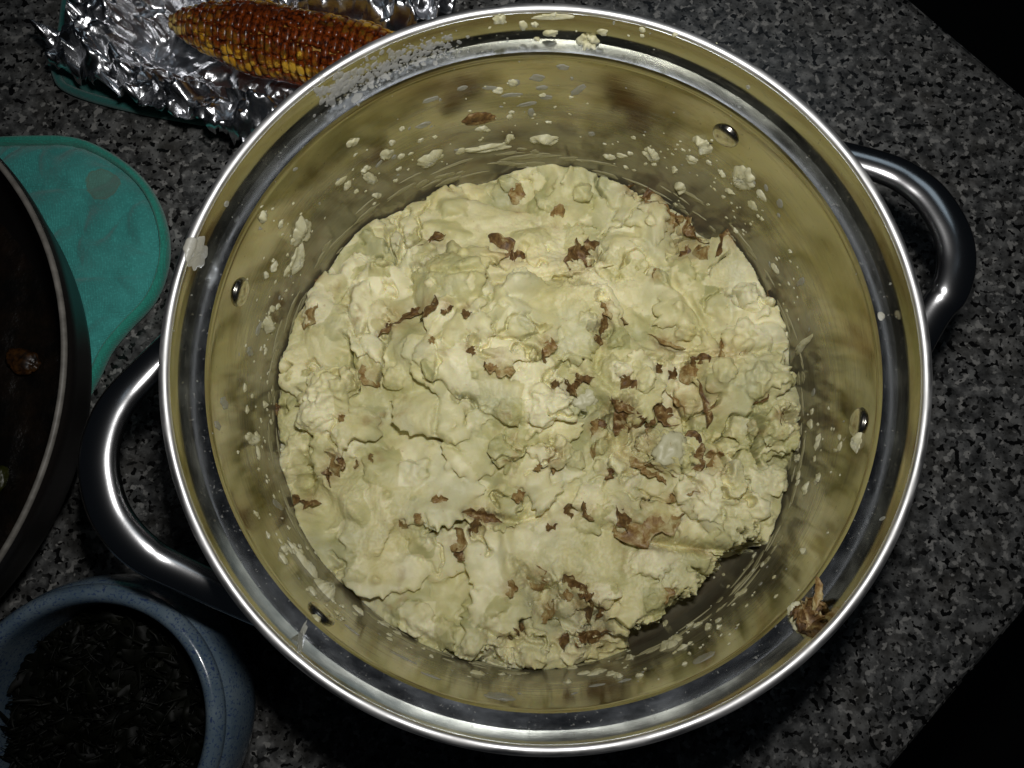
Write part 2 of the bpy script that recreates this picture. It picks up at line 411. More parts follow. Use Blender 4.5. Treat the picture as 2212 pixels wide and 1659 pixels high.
def plate(cx, cy, a, bb, ang, T, tilt=1.0, dome=.3, rag=1.0, tn=None, fo=0.0):
    T *= 1.35; dome = dome*1.2+.15
    """flake of mash with a torn outline: its +u lip stands T above what lies below, its -u side sinks in"""
    sl_ = win(cx, cy, max(a, bb)*1.7)
    if sl_ is None: return
    PK[0] += 1; UF = UN[PK[0] % 5]; ca, sa = math.cos(ang), math.sin(ang); m = min(a, bb)
    nt_ = int(np.clip(2*math.pi*max(a, bb)/.00042, 18, 230)); t = np.linspace(0, 2*np.pi, nt_, endpoint=False)
    e = np.ones(nt_); kmax = int(min(nt_//3, 2*math.pi*m/.0016))
    for k in range(2, max(4, kmax)):
        A_ = .0009*rag*(3.8/k**.88)*min(1, m/.006)**.5/m
        e += min(A_, .30/k**.5)*prs.randn()*np.cos(k*t+prs.rand()*6.28)*.62
    e = np.clip(e, .45, 1.6)
    x = X[sl_]-cx; y = Y[sl_]-cy; u = (x*ca+y*sa); v_ = (-x*sa+y*ca); h = H[sl_]; U_ = UF[sl_]
    th = np.arctan2(v_/bb, u/a) % (2*np.pi); d = np.sqrt((u/a)**2+(v_/bb)**2)/np.interp(th, np.append(t, 2*np.pi), np.append(e, e[0]))
    inn_ = d < .8
    if inn_.sum() < 4: return
    z0 = h[inn_].mean(); u0 = U_[inn_].mean(); k1 = min(1, m/.008)
    def top(u, rho, Uv): return z0+T*(.05+.85*tilt*u/a)+dome*T*(.6-rho**2.5)+.0030*k1*(Uv-u0)
    pl = top(u, d, U_); up = (pl > h) & (d < 1); H[sl_] = np.where(up, pl, h)
    if tn is not None:
        tt = tone[sl_]; tone[sl_] = np.where(up, tt*.35+tn*.65, tt)
    rho = np.array([.0, .25, .45, .62, .76, .87, .94, .98, 1.0]); lip_ = np.array([0, 0, 0, 0, -.04, -.16, -.38, -.62, -1.0])*min(.0015, T*.6+.0002)
    rb_ = np.array([.985, .93, .82, .6, .3, .0]); V_ = []
    for q_, dz in zip(rho, lip_): V_.append((q_, dz))
    dep = np.array([.0013, .0024, .0038, .0055, .0070, .0080])*min(1, .35+m/.008)
    vs_ = []
    for q_, dz in V_:
        ee = 1+(e-1)*q_**5; uu = a*q_*ee*np.cos(t); vv_ = bb*q_*ee*np.sin(t); xx = cx+uu*ca-vv_*sa; yy = cy+uu*sa+vv_*ca
        vs_.append(np.stack([xx, yy, top(uu, q_, bil(UF, xx, yy))+dz], -1))
    for q_, dz in zip(rb_, dep):
        ee = 1+(e-1)*q_**5; uu = a*q_*ee*np.cos(t); vv_ = bb*q_*ee*np.sin(t); xx = cx+uu*ca-vv_*sa; yy = cy+uu*sa+vv_*ca
        vs_.append(np.stack([xx, yy, top(uu, 1.0, bil(UF, xx, yy))-dz], -1))
    VV = np.stack(vs_, 1).reshape(-1, 3); nr = len(vs_)
    rr_ = np.hypot(VV[:, 0], VV[:, 1]); kk = np.minimum(1, .1146/np.maximum(rr_, 1e-6)); VV[:, 0] *= kk; VV[:, 1] *= kk; VV[:, 2] = np.maximum(VV[:, 2], .003)
    FV.append(VV); FF.append(grid_faces(nt_, nr, True)+FO[0]); FO[0] += len(VV)
def distline(pts):
    d = np.full(X.shape, 9.0); tt = np.zeros(X.shape)
    xs = [p[0] for p in pts]; ys = [p[1] for p in pts]
    n = len(pts)-1
    for i in range(n):
        ax_, ay = pts[i]; bx, by = pts[i+1]; dx, dy = bx-ax_, by-ay; l2 = dx*dx+dy*dy
        t = np.clip(((X-ax_)*dx+(Y-ay)*dy)/l2, 0, 1); q = np.hypot(X-ax_-t*dx, Y-ay-t*dy)
        c = q < d; d = np.where(c, q, d); tt = np.where(c, (i+t)/n, tt)
    return d, tt
CUT = np.zeros(H.shape)
def groove(pp, wd, depth, sharp=2.0, rag=1.0):
    global H
    d, t = distline([G(*p) for p in pp])
    d = d + rag*(.0010*wA+.0007*wB+.0003*wC)
    k = np.sin(np.pi*np.clip(t*.92+.04, 0, 1))**.5
    q_ = depth*k*np.exp(-(np.abs(d)/(wd*(.3+.7*k)))**sharp); CUT[:] = np.maximum(CUT, q_)
def ridge(pp, wd, hgt):
    global H
    d, t = distline([G(*p) for p in pp]); k = np.sin(np.pi*np.clip(t*.9+.05, 0, 1))**.6
    d = d+.0015*wA
    H = H + hgt*k*np.exp(-(d/wd)**2)
def pit(px, py, rad, depth, sharp=4):
    global H
    x, y = G(px, py); d = np.hypot(X-x, Y-y)+.002*wA+.0012*wB+.0005*wC
    q_ = depth*1.35*np.exp(-(np.abs(d)/(rad*1.1))**sharp); CUT[:] = np.maximum(CUT, q_)
rs = np.random.RandomState(5)
deg = math.radians
VOX = .00046
# smooth swirl bands
ridge([(640, 700), (730, 590), (860, 520), (1000, 450), (1180, 500)], .008, .0045)
ridge([(760, 640), (830, 580), (960, 570)], .007, .003)
ridge([(700, 1050), (800, 1130), (900, 1230)], .006, .0065)
ridge([(850, 1070), (900, 1150), (960, 1240)], .005, .004)
groove([(690, 980), (760, 1070), (850, 1160)], .004, .002, rag=.6)
ridge([(1000, 700), (1100, 640), (1250, 640), (1350, 600)], .008, .003)
groove([(930, 740), (960, 690), (1040, 650), (1150, 640)], .003, .0025, rag=.4)
groove([(900, 760), (935, 700), (1000, 660)], .002, .002, rag=.4)
sm_map = np.zeros(H.shape)
smooth_c = [(1000, 470, 150), (820, 1150, 150), (760, 640, 120), (1150, 470, 120), (1400, 640, 110), (1480, 800, 70), (900, 1230, 120), (1180, 620, 120), (700, 1100, 100), (860, 900, 90), (1000, 1000, 100), (1230, 1180, 100), (1120, 880, 70), (900, 700, 90)]
SC = [(*G(a, b_), r_/4890) for a, b_, r_ in smooth_c]
for a_, b_, r_ in SC: sm_map = np.maximum(sm_map, np.exp(-((X-a_)**2+(Y-b_)**2)/(r_*r_)))
cx_, cy_ = G(1100, 860); rr2 = np.hypot(X-cx_, Y-cy_)+.004*fbm(X, Y, 25, 2, 610); an2 = np.arctan2(Y-cy_, X-cx_)
ax2, ay2 = np.cos(an2)*1.3+9, np.sin(an2)*1.3+9
H += (.0034*perlin(rr2*70+ax2*.9, ay2+ax2*.4, 611)+.0012*perlin(rr2*190+ax2, ay2*1.3, 612))*(.25+.75*sm_map)*sstep(.015, .03, rr2)
H += .0035*perlin(X*62+5, Y*62+5, 613)*(1-sm_map)
HB = H.copy()
# random under-layer of clumps, few on the smooth swaths
def smoothness(x, y):
    return max([math.exp(-((x-a)**2+(y-b_)**2)/(r_*r_)) for a, b_, r_ in SC])
def scatter(n, rmin, rmax, Tk, tmin=0.3, asp=(1, 1.7), rag=1.0, power=1.6, ring=.112):
    for _ in range(n):
        q = math.sqrt(rs.rand())*ring; a0 = rs.rand()*6.283; x, y = q*math.cos(a0), q*math.sin(a0)
        sm = smoothness(x, y)
        if rs.rand() < sm*.85 or bil(CUT, np.array([x]), np.array([y]))[0] > .002: continue
        r0 = rmin+(rmax-rmin)*rs.rand()**power
        sw = math.atan2(y, x)+rs.randn()*1.0+(math.pi if rs.rand() < .25 else 0)
        plate(x, y, r0, r0*rs.uniform(*asp), sw, r0*Tk*rs.uniform(.6, 1.3), tilt=rs.uniform(.5, 1.1), dome=rs.uniform(.1, .6), rag=rag, tn=rs.rand())
scatter(70, .009, .019, .34)
# authored folds of the photograph
def pl_(px, py, w_, h_, toward, T, tn=.5, tilt=1.0, dome=.3, rag=1.0):
    """px extents (half sizes along/across 'toward'), toward = picture angle of the free edge (0 right, 90 up)"""
    x, y = G(px, py); plate(x, y, w_/4890, h_/4890, deg(toward), T, tilt, dome, rag, tn)
pl_(1000, 500, 110, 260, -95, .0035, .8)          # broad smooth shelf, free edge facing down
pl_(1150, 560, 45, 150, -88, .0032, .75, rag=.8)
pl_(1010, 560, 45, 70, -80, .0045, .35, rag=1.2)
pl_(960, 420, 60, 45, 120, .004, .6)
pl_(830, 620, 75, 70, 150, .005, .9)
pl_(800, 700, 50, 90, -160, .004, .95)
pl_(690, 640, 60, 70, 140, .003, .5)
pl_(715, 850, 75, 75, -120, .0075, .3, dome=.6, rag=1.5)
pl_(725, 900, 50, 60, -100, .005, .4, dome=.5, rag=1.4)
pl_(700, 980, 60, 60, 120, .005, .3, rag=1.2)
pl_(960, 870, 90, 110, -70, .0045, .6, rag=1.2)
pl_(1030, 800, 40, 90, 100, .003, .6)
pl_(1160, 860, 95, 70, 100, .0075, .95, dome=.5)
pl_(1190, 930, 60, 60, -20, .004, .85)
pl_(1140, 1000, 80, 60, -60, .0035, .7)
pl_(930, 1050, 80, 110, -95, .005, .75, rag=1.2)
pl_(1080, 1080, 60, 50, -60, .0055, .35, rag=1.3)
pl_(1030, 960, 70, 80, -130, .003, .6)
pl_(1230, 700, 60, 70, 20, .004, .55)
pl_(1150, 720, 70, 60, -110, .003, .5)
pl_(1350, 800, 70, 90, -100, .0045, .5, rag=1.2)
pl_(1380, 860, 50, 50, -70, .0055, .45, rag=1.4)
pl_(1400, 620, 120, 60, 30, .0038, .7)
pl_(1500, 640, 110, 50, -150, .003, .6)
pl_(1600, 560, 70, 80, 60, .006, .55, rag=1.5)
pl_(1620, 690, 60, 70, 30, .005, .6, rag=1.2)
pl_(1600, 740, 50, 90, -95, .0055, .7, rag=1.2)
pl_(1620, 830, 80, 60, 20, .005, .6, rag=1.1)
pl_(1650, 930, 70, 60, 30, .005, .5)
pl_(1560, 970, 80, 70, -60, .004, .6)
pl_(1500, 450, 60, 60, 60, .004, .4, rag=1.5)
pl_(1430, 490, 60, 40, 90, .004, .4, rag=1.6)
pl_(1330, 420, 50, 60, 100, .004, .5, rag=1.3)
pl_(1250, 400, 40, 80, 100, .004, .5, rag=1.2)
pl_(1610, 1050, 60, 50, 30, .005, .9)
pl_(1530, 1080, 60, 60, -110, .006, .3, dome=.6, rag=.8)
pl_(1560, 1150, 40, 60, -70, .006, .3, dome=.7, rag=.7)
pl_(1640, 1120, 70, 70, -30, .006, .4, rag=1.1)
pl_(1660, 1180, 50, 40, -50, .005, .5, rag=1.1)
pl_(1230, 1170, 95, 120, -80, .005, .55, rag=.8)
pl_(1400, 1230, 90, 90, -110, .004, .35, rag=.9)
pl_(1300, 1080, 60, 70, -90, .003, .6)
pl_(1080, 1190, 90, 90, -100, .003, .65)
pl_(1060, 1310, 75, 80, -60, .006, .5, rag=1.3)
pl_(890, 1300, 60, 80, -120, .005, .4, rag=1.3)
pl_(980, 1360, 40, 60, -80, .005, .45, rag=1.2)
pl_(1150, 1390, 40, 45, -90, .006, .5, rag=1.2)
pl_(1250, 1400, 35, 70, -90, .005, .5, rag=1.2)
pl_(1350, 1310, 55, 80, -60, .005, .5, rag=1.3)
pl_(1450, 1250, 50, 60, -20, .004, .6, rag=1.2)
pl_(820, 1210, 70, 100, -130, .003, .85)
pl_(960, 1200, 110, 45, 15, .0035, .9, rag=.6)
# cracks, crevices and holes
groove([(900, 585), (985, 600), (1050, 592), (1120, 598), (1250, 570)], .0022, .0045)
groove([(1425, 550), (1470, 610), (1530, 690), (1590, 790)], .0026, .0055, rag=.7)
groove([(1470, 610), (1530, 690), (1590, 780)], .006, .003)
groove([(770, 600), (745, 650), (765, 720), (800, 790)], .0022, .004)
groove([(720, 655), (735, 620), (790, 600)], .002, .003)
groove([(1000, 1105), (1060, 1118), (1110, 1128), (1180, 1110)], .0026, .008)
groove([(1390, 765), (1460, 775), (1560, 768), (1690, 760)], .0022, .005)
groove([(1420, 730), (1470, 745), (1530, 750)], .003, .004)
groove([(1280, 680), (1300, 740), (1290, 800), (1360, 880)], .0028, .006)
groove([(640, 980), (660, 1030), (670, 1070)], .004, .006)
groove([(1290, 860), (1340, 900), (1340, 970), (1400, 1010)], .004, .009)
groove([(1110, 1210), (1150, 1270), (1180, 1330), (1260, 1370)], .0038, .009)
groove([(1230, 1280), (1270, 1340), (1300, 1360)], .003, .006)
groove([(1380, 1170), (1460, 1180), (1560, 1190), (1620, 1230)], .0028, .009)
groove([(1120, 700), (1200, 760), (1260, 800)], .002, .003)
groove([(1040, 1360), (1090, 1390), (1200, 1400)], .003, .007)
groove([(840, 1330), (950, 1400), (1040, 1430)], .003, .004)
groove([(1360, 1370), (1420, 1330), (1500, 1280)], .003, .007)
groove([(950, 860), (940, 940), (1000, 980)], .0018, .003)
groove([(1370, 500), (1420, 540), (1440, 600)], .002, .003)
pit(1022, 745, .0038, .006); pit(1335, 905, .005, .012); pit(1345, 880, .006, .008); pit(1250, 600, .004, .005)
pit(1180, 1290, .006, .009); pit(1290, 1350, .005, .007); pit(1400, 965, .006, .006); pit(1300, 640, .003, .005)
pit(655, 1035, .005, .007); pit(1500, 800, .005, .005); pit(1515, 1240, .0025, .006); pit(1430, 775, .003, .006)
pit(1540, 470, .006, .006); pit(1385, 400, .004, .006)
pit(1400, 1380, .007, .009); pit(1700, 900, .004, .010); pit(1100, 1395, .005, .007)
for f_, sd_, dp_, wd_ in ((30, 501, .0120, .055), (46, 502, .0100, .060)):
    n_ = fbm(X, Y, f_, 3, sd_)+.06*wB; g_ = sstep(.02, .38, fbm(X, Y, f_*.8, 2, sd_+50)-.25*sm_map+.10*(X/.1))
    CUT = np.maximum(CUT, dp_*g_*(1-.7*sm_map)*np.exp(-(np.abs(n_)/wd_)**2)*(.6+.5*wA))
CUT = np.clip(CUT, 0, 1)
# scraped-out area at lower right, where the pot floor and wall show
sx, sy = G(1640, 1320); d, t = distline([G(1615, 1180), G(1592, 1235), G(1540, 1290), G(1480, 1335), G(1400, 1385)])
d = d+.004*wA+.0022*wB+.001*wC
cut = 1-sstep(.0055, .0085, d)
CUT = np.maximum(CUT, cut*.024)
# ragged border against the wall
scatter(150, .0035, .010, .60, rag=1.0)
scatter(260, .0012, .0040, .7, rag=1.0, power=1.3)
def chunk(cx, cy, r_, seed, up=.25):
    rq = np.random.RandomState(seed); z0 = float(bil(H, np.array([cx]), np.array([cy]))[0])
    if math.hypot(cx, cy) > .1125-r_*.6: return
    nu_, nv2 = int(np.clip(r_/.0002, 14, 44)), int(np.clip(r_/.00035, 9, 24)); a_ = np.linspace(0, 2*np.pi, nu_, endpoint=False)[:, None]; b_ = np.linspace(.01, np.pi-.01, nv2)[None, :]
    x = np.cos(a_)*np.sin(b_); y = np.sin(a_)*np.sin(b_); z = np.cos(b_)+0*a_; o = rq.rand(3)*50+20
    kk = 1+.42*perlin(x*1.5+o[0]+z, y*1.5+o[1]-z*.6, seed % 97)+.26*perlin(x*3.4+o[1]-z*2, y*3.4+o[2]+z*2.4, seed % 89)+.12*perlin(x*7+o[0]+z*5, y*7+o[2]-z*5, seed % 83)
    sx_, sy_, sz_ = rq.uniform(.75, 1.3), rq.uniform(.75, 1.3), rq.uniform(.45, .8); ro = rq.rand()*6.28
    X_ = x*kk*r_*sx_; Y_ = y*kk*r_*sy_; Z_ = z*kk*r_*sz_
    V_ = np.stack([cx+X_*math.cos(ro)-Y_*math.sin(ro), cy+X_*math.sin(ro)+Y_*math.cos(ro), z0+r_*sz_*up+Z_], -1).reshape(-1, 3)
    V_[:, 2] = np.maximum(V_[:, 2], .003); rr_ = np.hypot(V_[:, 0], V_[:, 1]); k4 = np.minimum(1, .1146/np.maximum(rr_, 1e-6)); V_[:, 0] *= k4; V_[:, 1] *= k4
    FV.append(V_); FF.append(grid_faces(nu_, nv2, True)+FO[0]); FO[0] += len(V_)
    # caps
    tn = tone[win(cx, cy, r_)] if win(cx, cy, r_) else None
    if tn is not None: tn[...] = tn*.4+rq.rand()*.6
    w4 = win(cx, cy, r_*.8)
    if w4: H[w4] = np.maximum(H[w4], np.where(np.hypot(X[w4]-cx, Y[w4]-cy) < r_*.7, z0+r_*sz_*(up+.6), 0))
for _ in range(120):
    q = math.sqrt(rs.rand())*.110; a0 = rs.rand()*6.283; x, y = q*math.cos(a0), q*math.sin(a0)
    if rs.rand() < smoothness(x, y)*1.0 or rs.rand() < (.25 if x > 0 else .5): continue
    chunk(x, y, .0014+.0050*rs.rand()**2.2, int(rs.randint(1, 9999)), rs.uniform(-.1, .4))
for (px, py, r_) in [(1560, 1085, 60), (1500, 1060, 40), (1640, 1130, 48), (1590, 1150, 34), (720, 850, 52), (690, 900, 38), (1450, 975, 46), (1440, 440, 30), (1530, 470, 28), (1490, 400, 24), (1620, 560, 34), (1610, 740, 44), (1630, 830, 40), (1180, 880, 46), (1090, 1385, 34), (1150, 1400, 30), (1020, 1390, 30), (900, 1340, 34), (1240, 1410, 26), (1330, 1380, 30), (1420, 1300, 28), (1650, 930, 36), (1660, 1040, 34), (640, 980, 26), (1610, 640, 32)]:
    x, y = G(px, py); chunk(x, y, r_/4890, px*7 % 5000+py, .15)
H = np.maximum(H-CUT, .0045)
HT = H.copy()
def HZ(px, py):
    z = ZR
    for _ in range(3):
        x, y = G(px, py, z); i = int(np.clip((x+L)/cell, 2, NG-3)); j = int(np.clip((y+L)/cell, 2, NG-3)); z = float(H[i-2:i+3, j-2:j+3].max())
    return Vector((x, y, z)), i, j
# potato skins: picture centre, half length, half width, direction, curl, bright side
SK = [(930, 518, 32, 11, 25, .6, 0), (1085, 535, 40, 14, -50, .9, 0), (1118, 555, 16, 9, 20, .8, 0), (1250, 555, 42, 20, 80, 1.1, 0), (1272, 530, 22, 12, 20, .7, 0),
      (860, 692, 48, 12, 28, .8, 0), (925, 662, 26, 10, 60, .9, 0), (965, 668, 14, 9, 30, .7, 0), (795, 812, 26, 10, -60, .6, 1), (1080, 790, 30, 16, -10, .9, 1),
      (1178, 748, 20, 15, 70, .8, 1), (668, 680, 28, 14, 60, .7, 1), (682, 592, 16, 10, 70, .8, 0), (590, 885, 14, 9, 0, .8, 0), (716, 1003, 24, 15, -60, 1.5, 1),
      (768, 1003, 9, 6, 80, .8, 1), (663, 1078, 26, 12, -20, 1.2, 0), (1372, 388, 26, 15, 60, 1.3, 0), (1422, 415, 34, 22, -60, 1.0, 0), (1500, 500, 44, 13, -75, .9, 0),
      (1578, 518, 38, 15, 42, 1.0, 0), (1525, 440, 26, 20, 20, .6, 1), (1450, 470, 26, 11, -20, .8, 1), (1482, 545, 16, 9, 50, .9, 0), (1518, 540, 20, 8, -70, .8, 1), (1312, 668, 20, 9, -60, .7, 1),
      (1297, 735, 12, 10, 60, 1.2, 0), (1440, 738, 40, 8, -20, .8, 1), (1560, 765, 30, 9, 80, .7, 1), (1235, 838, 24, 9, -60, 1.0, 0), (1262, 818, 20, 9, 10, .9, 0), (1345, 878, 30, 12, -40, .9, 0),
      (1286, 925, 22, 8, 70, .7, 1), (1360, 912, 28, 20, 20, .7, 0), (1440, 895, 32, 17, -40, 1.0, 0), (1470, 870, 34, 8, -50, .9, 1), (1525, 870, 46, 12, -80, .7, 0), (1490, 805, 22, 13, 80, .6, 1), (1455, 812, 14, 10, 50, .9, 0),
      (1200, 990, 30, 8, 72, .7, 1), (1400, 955, 24, 15, 60, .9, 1), (1430, 1010, 30, 9, -25, .9, 0), (1400, 1130, 66, 26, 15, 1.2, 2), (1350, 1120, 28, 14, -70, .8, 0), (1270, 1105, 20, 8, -60, .9, 0), (1225, 1105, 14, 8, -80, 1.0, 0),
      (1190, 1135, 12, 7, 30, .7, 0), (1235, 1112, 0, 0, 0, 0, 0), (1040, 1118, 40, 10, -10, .9, 0), (950, 1082, 16, 8, 10, .7, 1), (985, 1165, 22, 14, 60, 1.0, 1), (998, 1195, 14, 9, -60, .8, 0),
      (1160, 1250, 26, 13, -70, .8, 1), (1182, 1320, 24, 10, 60, 1.0, 1), (1262, 1300, 40, 8, -65, .9, 0), (1240, 1265, 26, 10, -40, 1.0, 0), (1290, 1378, 34, 12, 5, 1.0, 0), (1215, 1385, 18, 8, 70, .9, 0), (1100, 1270, 16, 12, 80, 1.0, 1),
      (1640, 860, 12, 8, 50, 1.1, 0), (1690, 905, 16, 8, 70, 1.0, 0), (1545, 985, 18, 7, 0, .8, 1), (1440, 1285, 16, 9, 60, .8, 1), (1120, 425, 20, 12, 60, .8, 1), (1205, 462, 16, 8, 20, .8, 1), (1160, 1010, 10, 6, 30, .8, 1),
      (1420, 590, 12, 7, 40, .8, 1), (1660, 640, 10, 6, 80, .8, 0), (1350, 690, 10, 6, -20, .8, 1), (905, 1120, 12, 6, -60, .7, 1), (1040, 1460, 0, 0, 0, 0, 0), (1500, 1055, 20, 8, 20, .8, 1), (1450, 1075, 14, 7, 50, .9, 1), (870, 1380, 0, 0, 0, 0, 0),
      (1540, 1010, 26, 10, 75, .7, 1), (1015, 760, 12, 9, -80, .9, 0), (935, 735, 10, 5, 80, .7, 1), (800, 990, 10, 6, -70, .8, 1), (870, 1135, 12, 6, -40, .8, 1), (1380, 995, 20, 12, 20, .7, 1), (1250, 1380, 18, 10, 40, .9, 0), (740, 905, 8, 5, 60, .8, 1)]
SK = [s_ for s_ in SK if s_[2] > 0]
ks = np.random.RandomState(44)
for (cx0, cy0, sx0, sy0, n0) in [(1370, 930, 75, 70, 15), (1480, 470, 70, 50, 9), (1230, 1320, 90, 50, 9), (1300, 800, 60, 80, 7), (900, 660, 70, 40, 4), (1520, 830, 50, 70, 6), (680, 1010, 40, 60, 4), (1080, 1110, 70, 20, 4), (1120, 780, 60, 40, 3)]:
    for _ in range(int(n0*.6)): SK.append((cx0+ks.randn()*sx0, cy0+ks.randn()*sy0, ks.uniform(7, 22), ks.uniform(4, 11), ks.uniform(0, 180), ks.uniform(.6, 1.2), int(ks.rand() < .35)))
brown = np.zeros_like(H)
for (px, py, l_, w_, a_, c_, k_) in SK:
    x, y = G(px, py); r0 = (l_*.62+w_*.4)/4890
    brown = np.maximum(brown, .9*np.exp(-((X-x)**2+(Y-y)**2)/(r0*1.15)**2))
brown = np.maximum(brown, .75*sstep(.35, .8, fbm(X, Y, 40, 3, 77))*sstep(-.2, .5, fbm(X, Y, 150, 3, 78)))
brown = np.maximum(brown, .3*cut)
# build mesh: base slab and flakes fused into one surface
Hb = HT.copy()
for _ in range(7):
    Hp = np.pad(Hb, 1, mode='edge'); Hb = .2*(Hp[1:-1, 1:-1]+Hp[:-2, 1:-1]+Hp[2:, 1:-1]+Hp[1:-1, :-2]+Hp[1:-1, 2:])
nb = 300; tb = np.linspace(0, 2*np.pi, 720, endpoint=False); rb2 = np.linspace(0, .11555, nb); TT, RR = np.meshgrid(tb, rb2, indexing='ij')
xs_, ys_ = RR*np.cos(TT), RR*np.sin(TT); zs_ = bil(HB, xs_, ys_)
TB = np.stack([xs_, ys_, zs_], -1)
rb3 = np.array([.11555, .09, .05, 0]); bo = np.stack([np.cos(tb)[:, None]*rb3, np.sin(tb)[:, None]*rb3, np.full((720, 4), .0022)], -1)
TB = np.concatenate([TB, bo], 1); nr = TB.shape[1]
VV = np.concatenate([TB.reshape(-1, 3)]+FV); FFa = np.concatenate([grid_faces(720, nr, True)]+[f+720*nr for f in FF])
me = bpy.data.meshes.new('raw'); me.from_pydata(VV.tolist(), [], FFa.tolist())
tmp = bpy.data.objects.new('raw', me); COL.objects.link(tmp)
rm = tmp.modifiers.new('r', 'REMESH'); rm.mode = 'VOXEL'; rm.voxel_size = VOX; rm.adaptivity = 0
dg = bpy.context.evaluated_depsgraph_get(); me2 = bpy.data.meshes.new_from_object(tmp.evaluated_get(dg))
bpy.data.objects.remove(tmp); bpy.data.meshes.remove(me)
nv_ = len(me2.vertices); co = np.empty(nv_*3); me2.vertices.foreach_get('co', co); co = co.reshape(-1, 3)
npol = len(me2.polygons); lv = np.empty(len(me2.loops), int); me2.loops.foreach_get('vertex_index', lv); q = lv.reshape(-1, 4); bpy.data.meshes.remove(me2)
def lap(co, w):
    acc = np.zeros_like(co); cnt = np.zeros(len(co))
    for a_, b_ in ((0, 1), (1, 2), (2, 3), (3, 0)):
        for c_ in range(3): acc[:, c_] += np.bincount(q[:, a_], co[q[:, b_], c_], len(co))+np.bincount(q[:, b_], co[q[:, a_], c_], len(co))
        cnt += np.bincount(q[:, a_], minlength=len(co))+np.bincount(q[:, b_], minlength=len(co))
    return co*(1-w)+w*acc/np.maximum(cnt, 1)[:, None]
for _ in range(4): co = lap(co, .6)
sw = np.clip(bil(sm_map, co[:, 0], co[:, 1])*1.15-.15, 0, 1)[:, None]
for _ in range(14): co = co+(lap(co, .7)-co)*sw
co[:, 2] = np.where(co[:, 2] > .005, np.maximum(co[:, 2]-bil(CUT, co[:, 0], co[:, 1]), .0042), co[:, 2])
fn = np.cross(co[q[:, 2]]-co[q[:, 0]], co[q[:, 3]]-co[q[:, 1]]); vn = np.zeros_like(co)
for c_ in range(3):
    for a_ in range(4): vn[:, c_] += np.bincount(q[:, a_], fn[:, c_], len(co))
vn /= np.linalg.norm(vn, axis=1)[:, None]+1e-12
rough_ = np.clip(.35+.8*bil(fbm(X, Y, 20, 2, 400), co[:, 0], co[:, 1]), .1, 1)
dsp = .0006*perlin(co[:, 0]*170+co[:, 2]*120, co[:, 1]*170-co[:, 2]*110, 403)+(.00020*perlin(co[:, 0]*420+co[:, 2]*300, co[:, 1]*420-co[:, 2]*260, 401)+.00018*perlin(co[:, 0]*900+co[:, 2]*700, co[:, 1]*900+co[:, 2]*500, 402))*rough_*1.5
co = co+vn*dsp[:, None]
fc_ = co[q].mean(1); stk = perlin((fc_[:, 0]*.62+fc_[:, 1]*.78)*700, (fc_[:, 0]*.78-fc_[:, 1]*.62)*140, 405)
keepf = (co[q][:, :, 2].max(1) > .0038) & ~((bil(cut, fc_[:, 0], fc_[:, 1]) > .3) & (fc_[:, 2] < .0062) & (stk < -.12)); q = q[keepf]; used = np.zeros(nv_, bool); used[q.ravel()] = True
ix = np.cumsum(used)-1; q = ix[q]; co = co[used]; rr_ = np.hypot(co[:, 0], co[:, 1]); k = np.minimum(1, .11565/np.maximum(rr_, 1e-9)); co[:, 0] *= k; co[:, 1] *= k
me = mesh_np('potato_mass', co, q); print('mash faces', len(q), 'flakes', len(FV))
for nm, arr in (('tone', tone), ('brown', brown)):
    at = me.attributes.new(nm, 'FLOAT', 'POINT'); at.data.foreach_set('value', np.clip(bil(arr, co[:, 0], co[:, 1]), 0, 1).astype(np.float32))
mash = empty('mashed_potatoes', (0, 0, .02), 'chunky skin-on mashed potatoes filling the bottom of the steel pot', 'mashed potatoes')
adopt(link('potato_mass', me, mMash), mash)
# skins
def skin_mesh(l_, w_, curl, seed, thick=.00035):
    rs = np.random.RandomState(seed); nu, nv = 16, 8
    u = np.linspace(-1, 1, nu)[:, None]; v_ = np.linspace(-1, 1, nv)[None, :]
    wu = np.interp(u[:, 0], [-1, -.6, 0, .6, 1], [.12+.3*rs.rand(), .5+.5*rs.rand(), .8+.3*rs.rand(), .5+.5*rs.rand(), .05+.3*rs.rand()])[:, None]
    off = (rs.randn(nu)*.12)[:, None]; off2 = (rs.randn(nu)*.16)[:, None]
    x = u*l_+rs.randn(nu, nv)*l_*.03+np.abs(v_)*l_*.1*rs.randn(); y = (v_*(wu+np.where(v_ > 0, off, off2)) + .35*rs.randn()*u**2)*w_
    cr = curl*1.3; ang = v_*cr*wu
    yy = np.where(abs(cr) > .01, w_/cr*np.sin(ang), y)+(y-v_*wu*w_)
    zz = w_/cr*(1-np.cos(ang)) + l_*.10*rs.randn()*u**2 + .10*w_*rs.randn(nu, nv) + .2*w_*np.sin(u*3+rs.rand()*6)
    T = np.stack([x+0*v_, yy+0*u, zz], -1).reshape(-1, 3)
    Fq = grid_faces(nu, nv); B = T-np.array((0, 0, thick))
    n = len(T); F = [tuple(f) for f in Fq]+[tuple(n+i for i in f[::-1]) for f in Fq]
    bd = [i*nv for i in range(nu)]+[(nu-1)*nv+j for j in range(1, nv)]+[i*nv+nv-1 for i in range(nu-2, -1, -1)]+[j for j in range(nv-2, 0, -1)]
    for a_, b_ in zip(bd, bd[1:]+bd[:1]): F.append((a_, a_+n, b_+n, b_))
    return mesh_np('potato_skin', np.concatenate([T, B]), F)
Hs = H.copy()
for _ in range(10):
    Hp = np.pad(Hs, 1, mode='edge'); Hs = .2*(Hp[1:-1, 1:-1]+Hp[:-2, 1:-1]+Hp[2:, 1:-1]+Hp[1:-1, :-2]+Hp[1:-1, 2:])
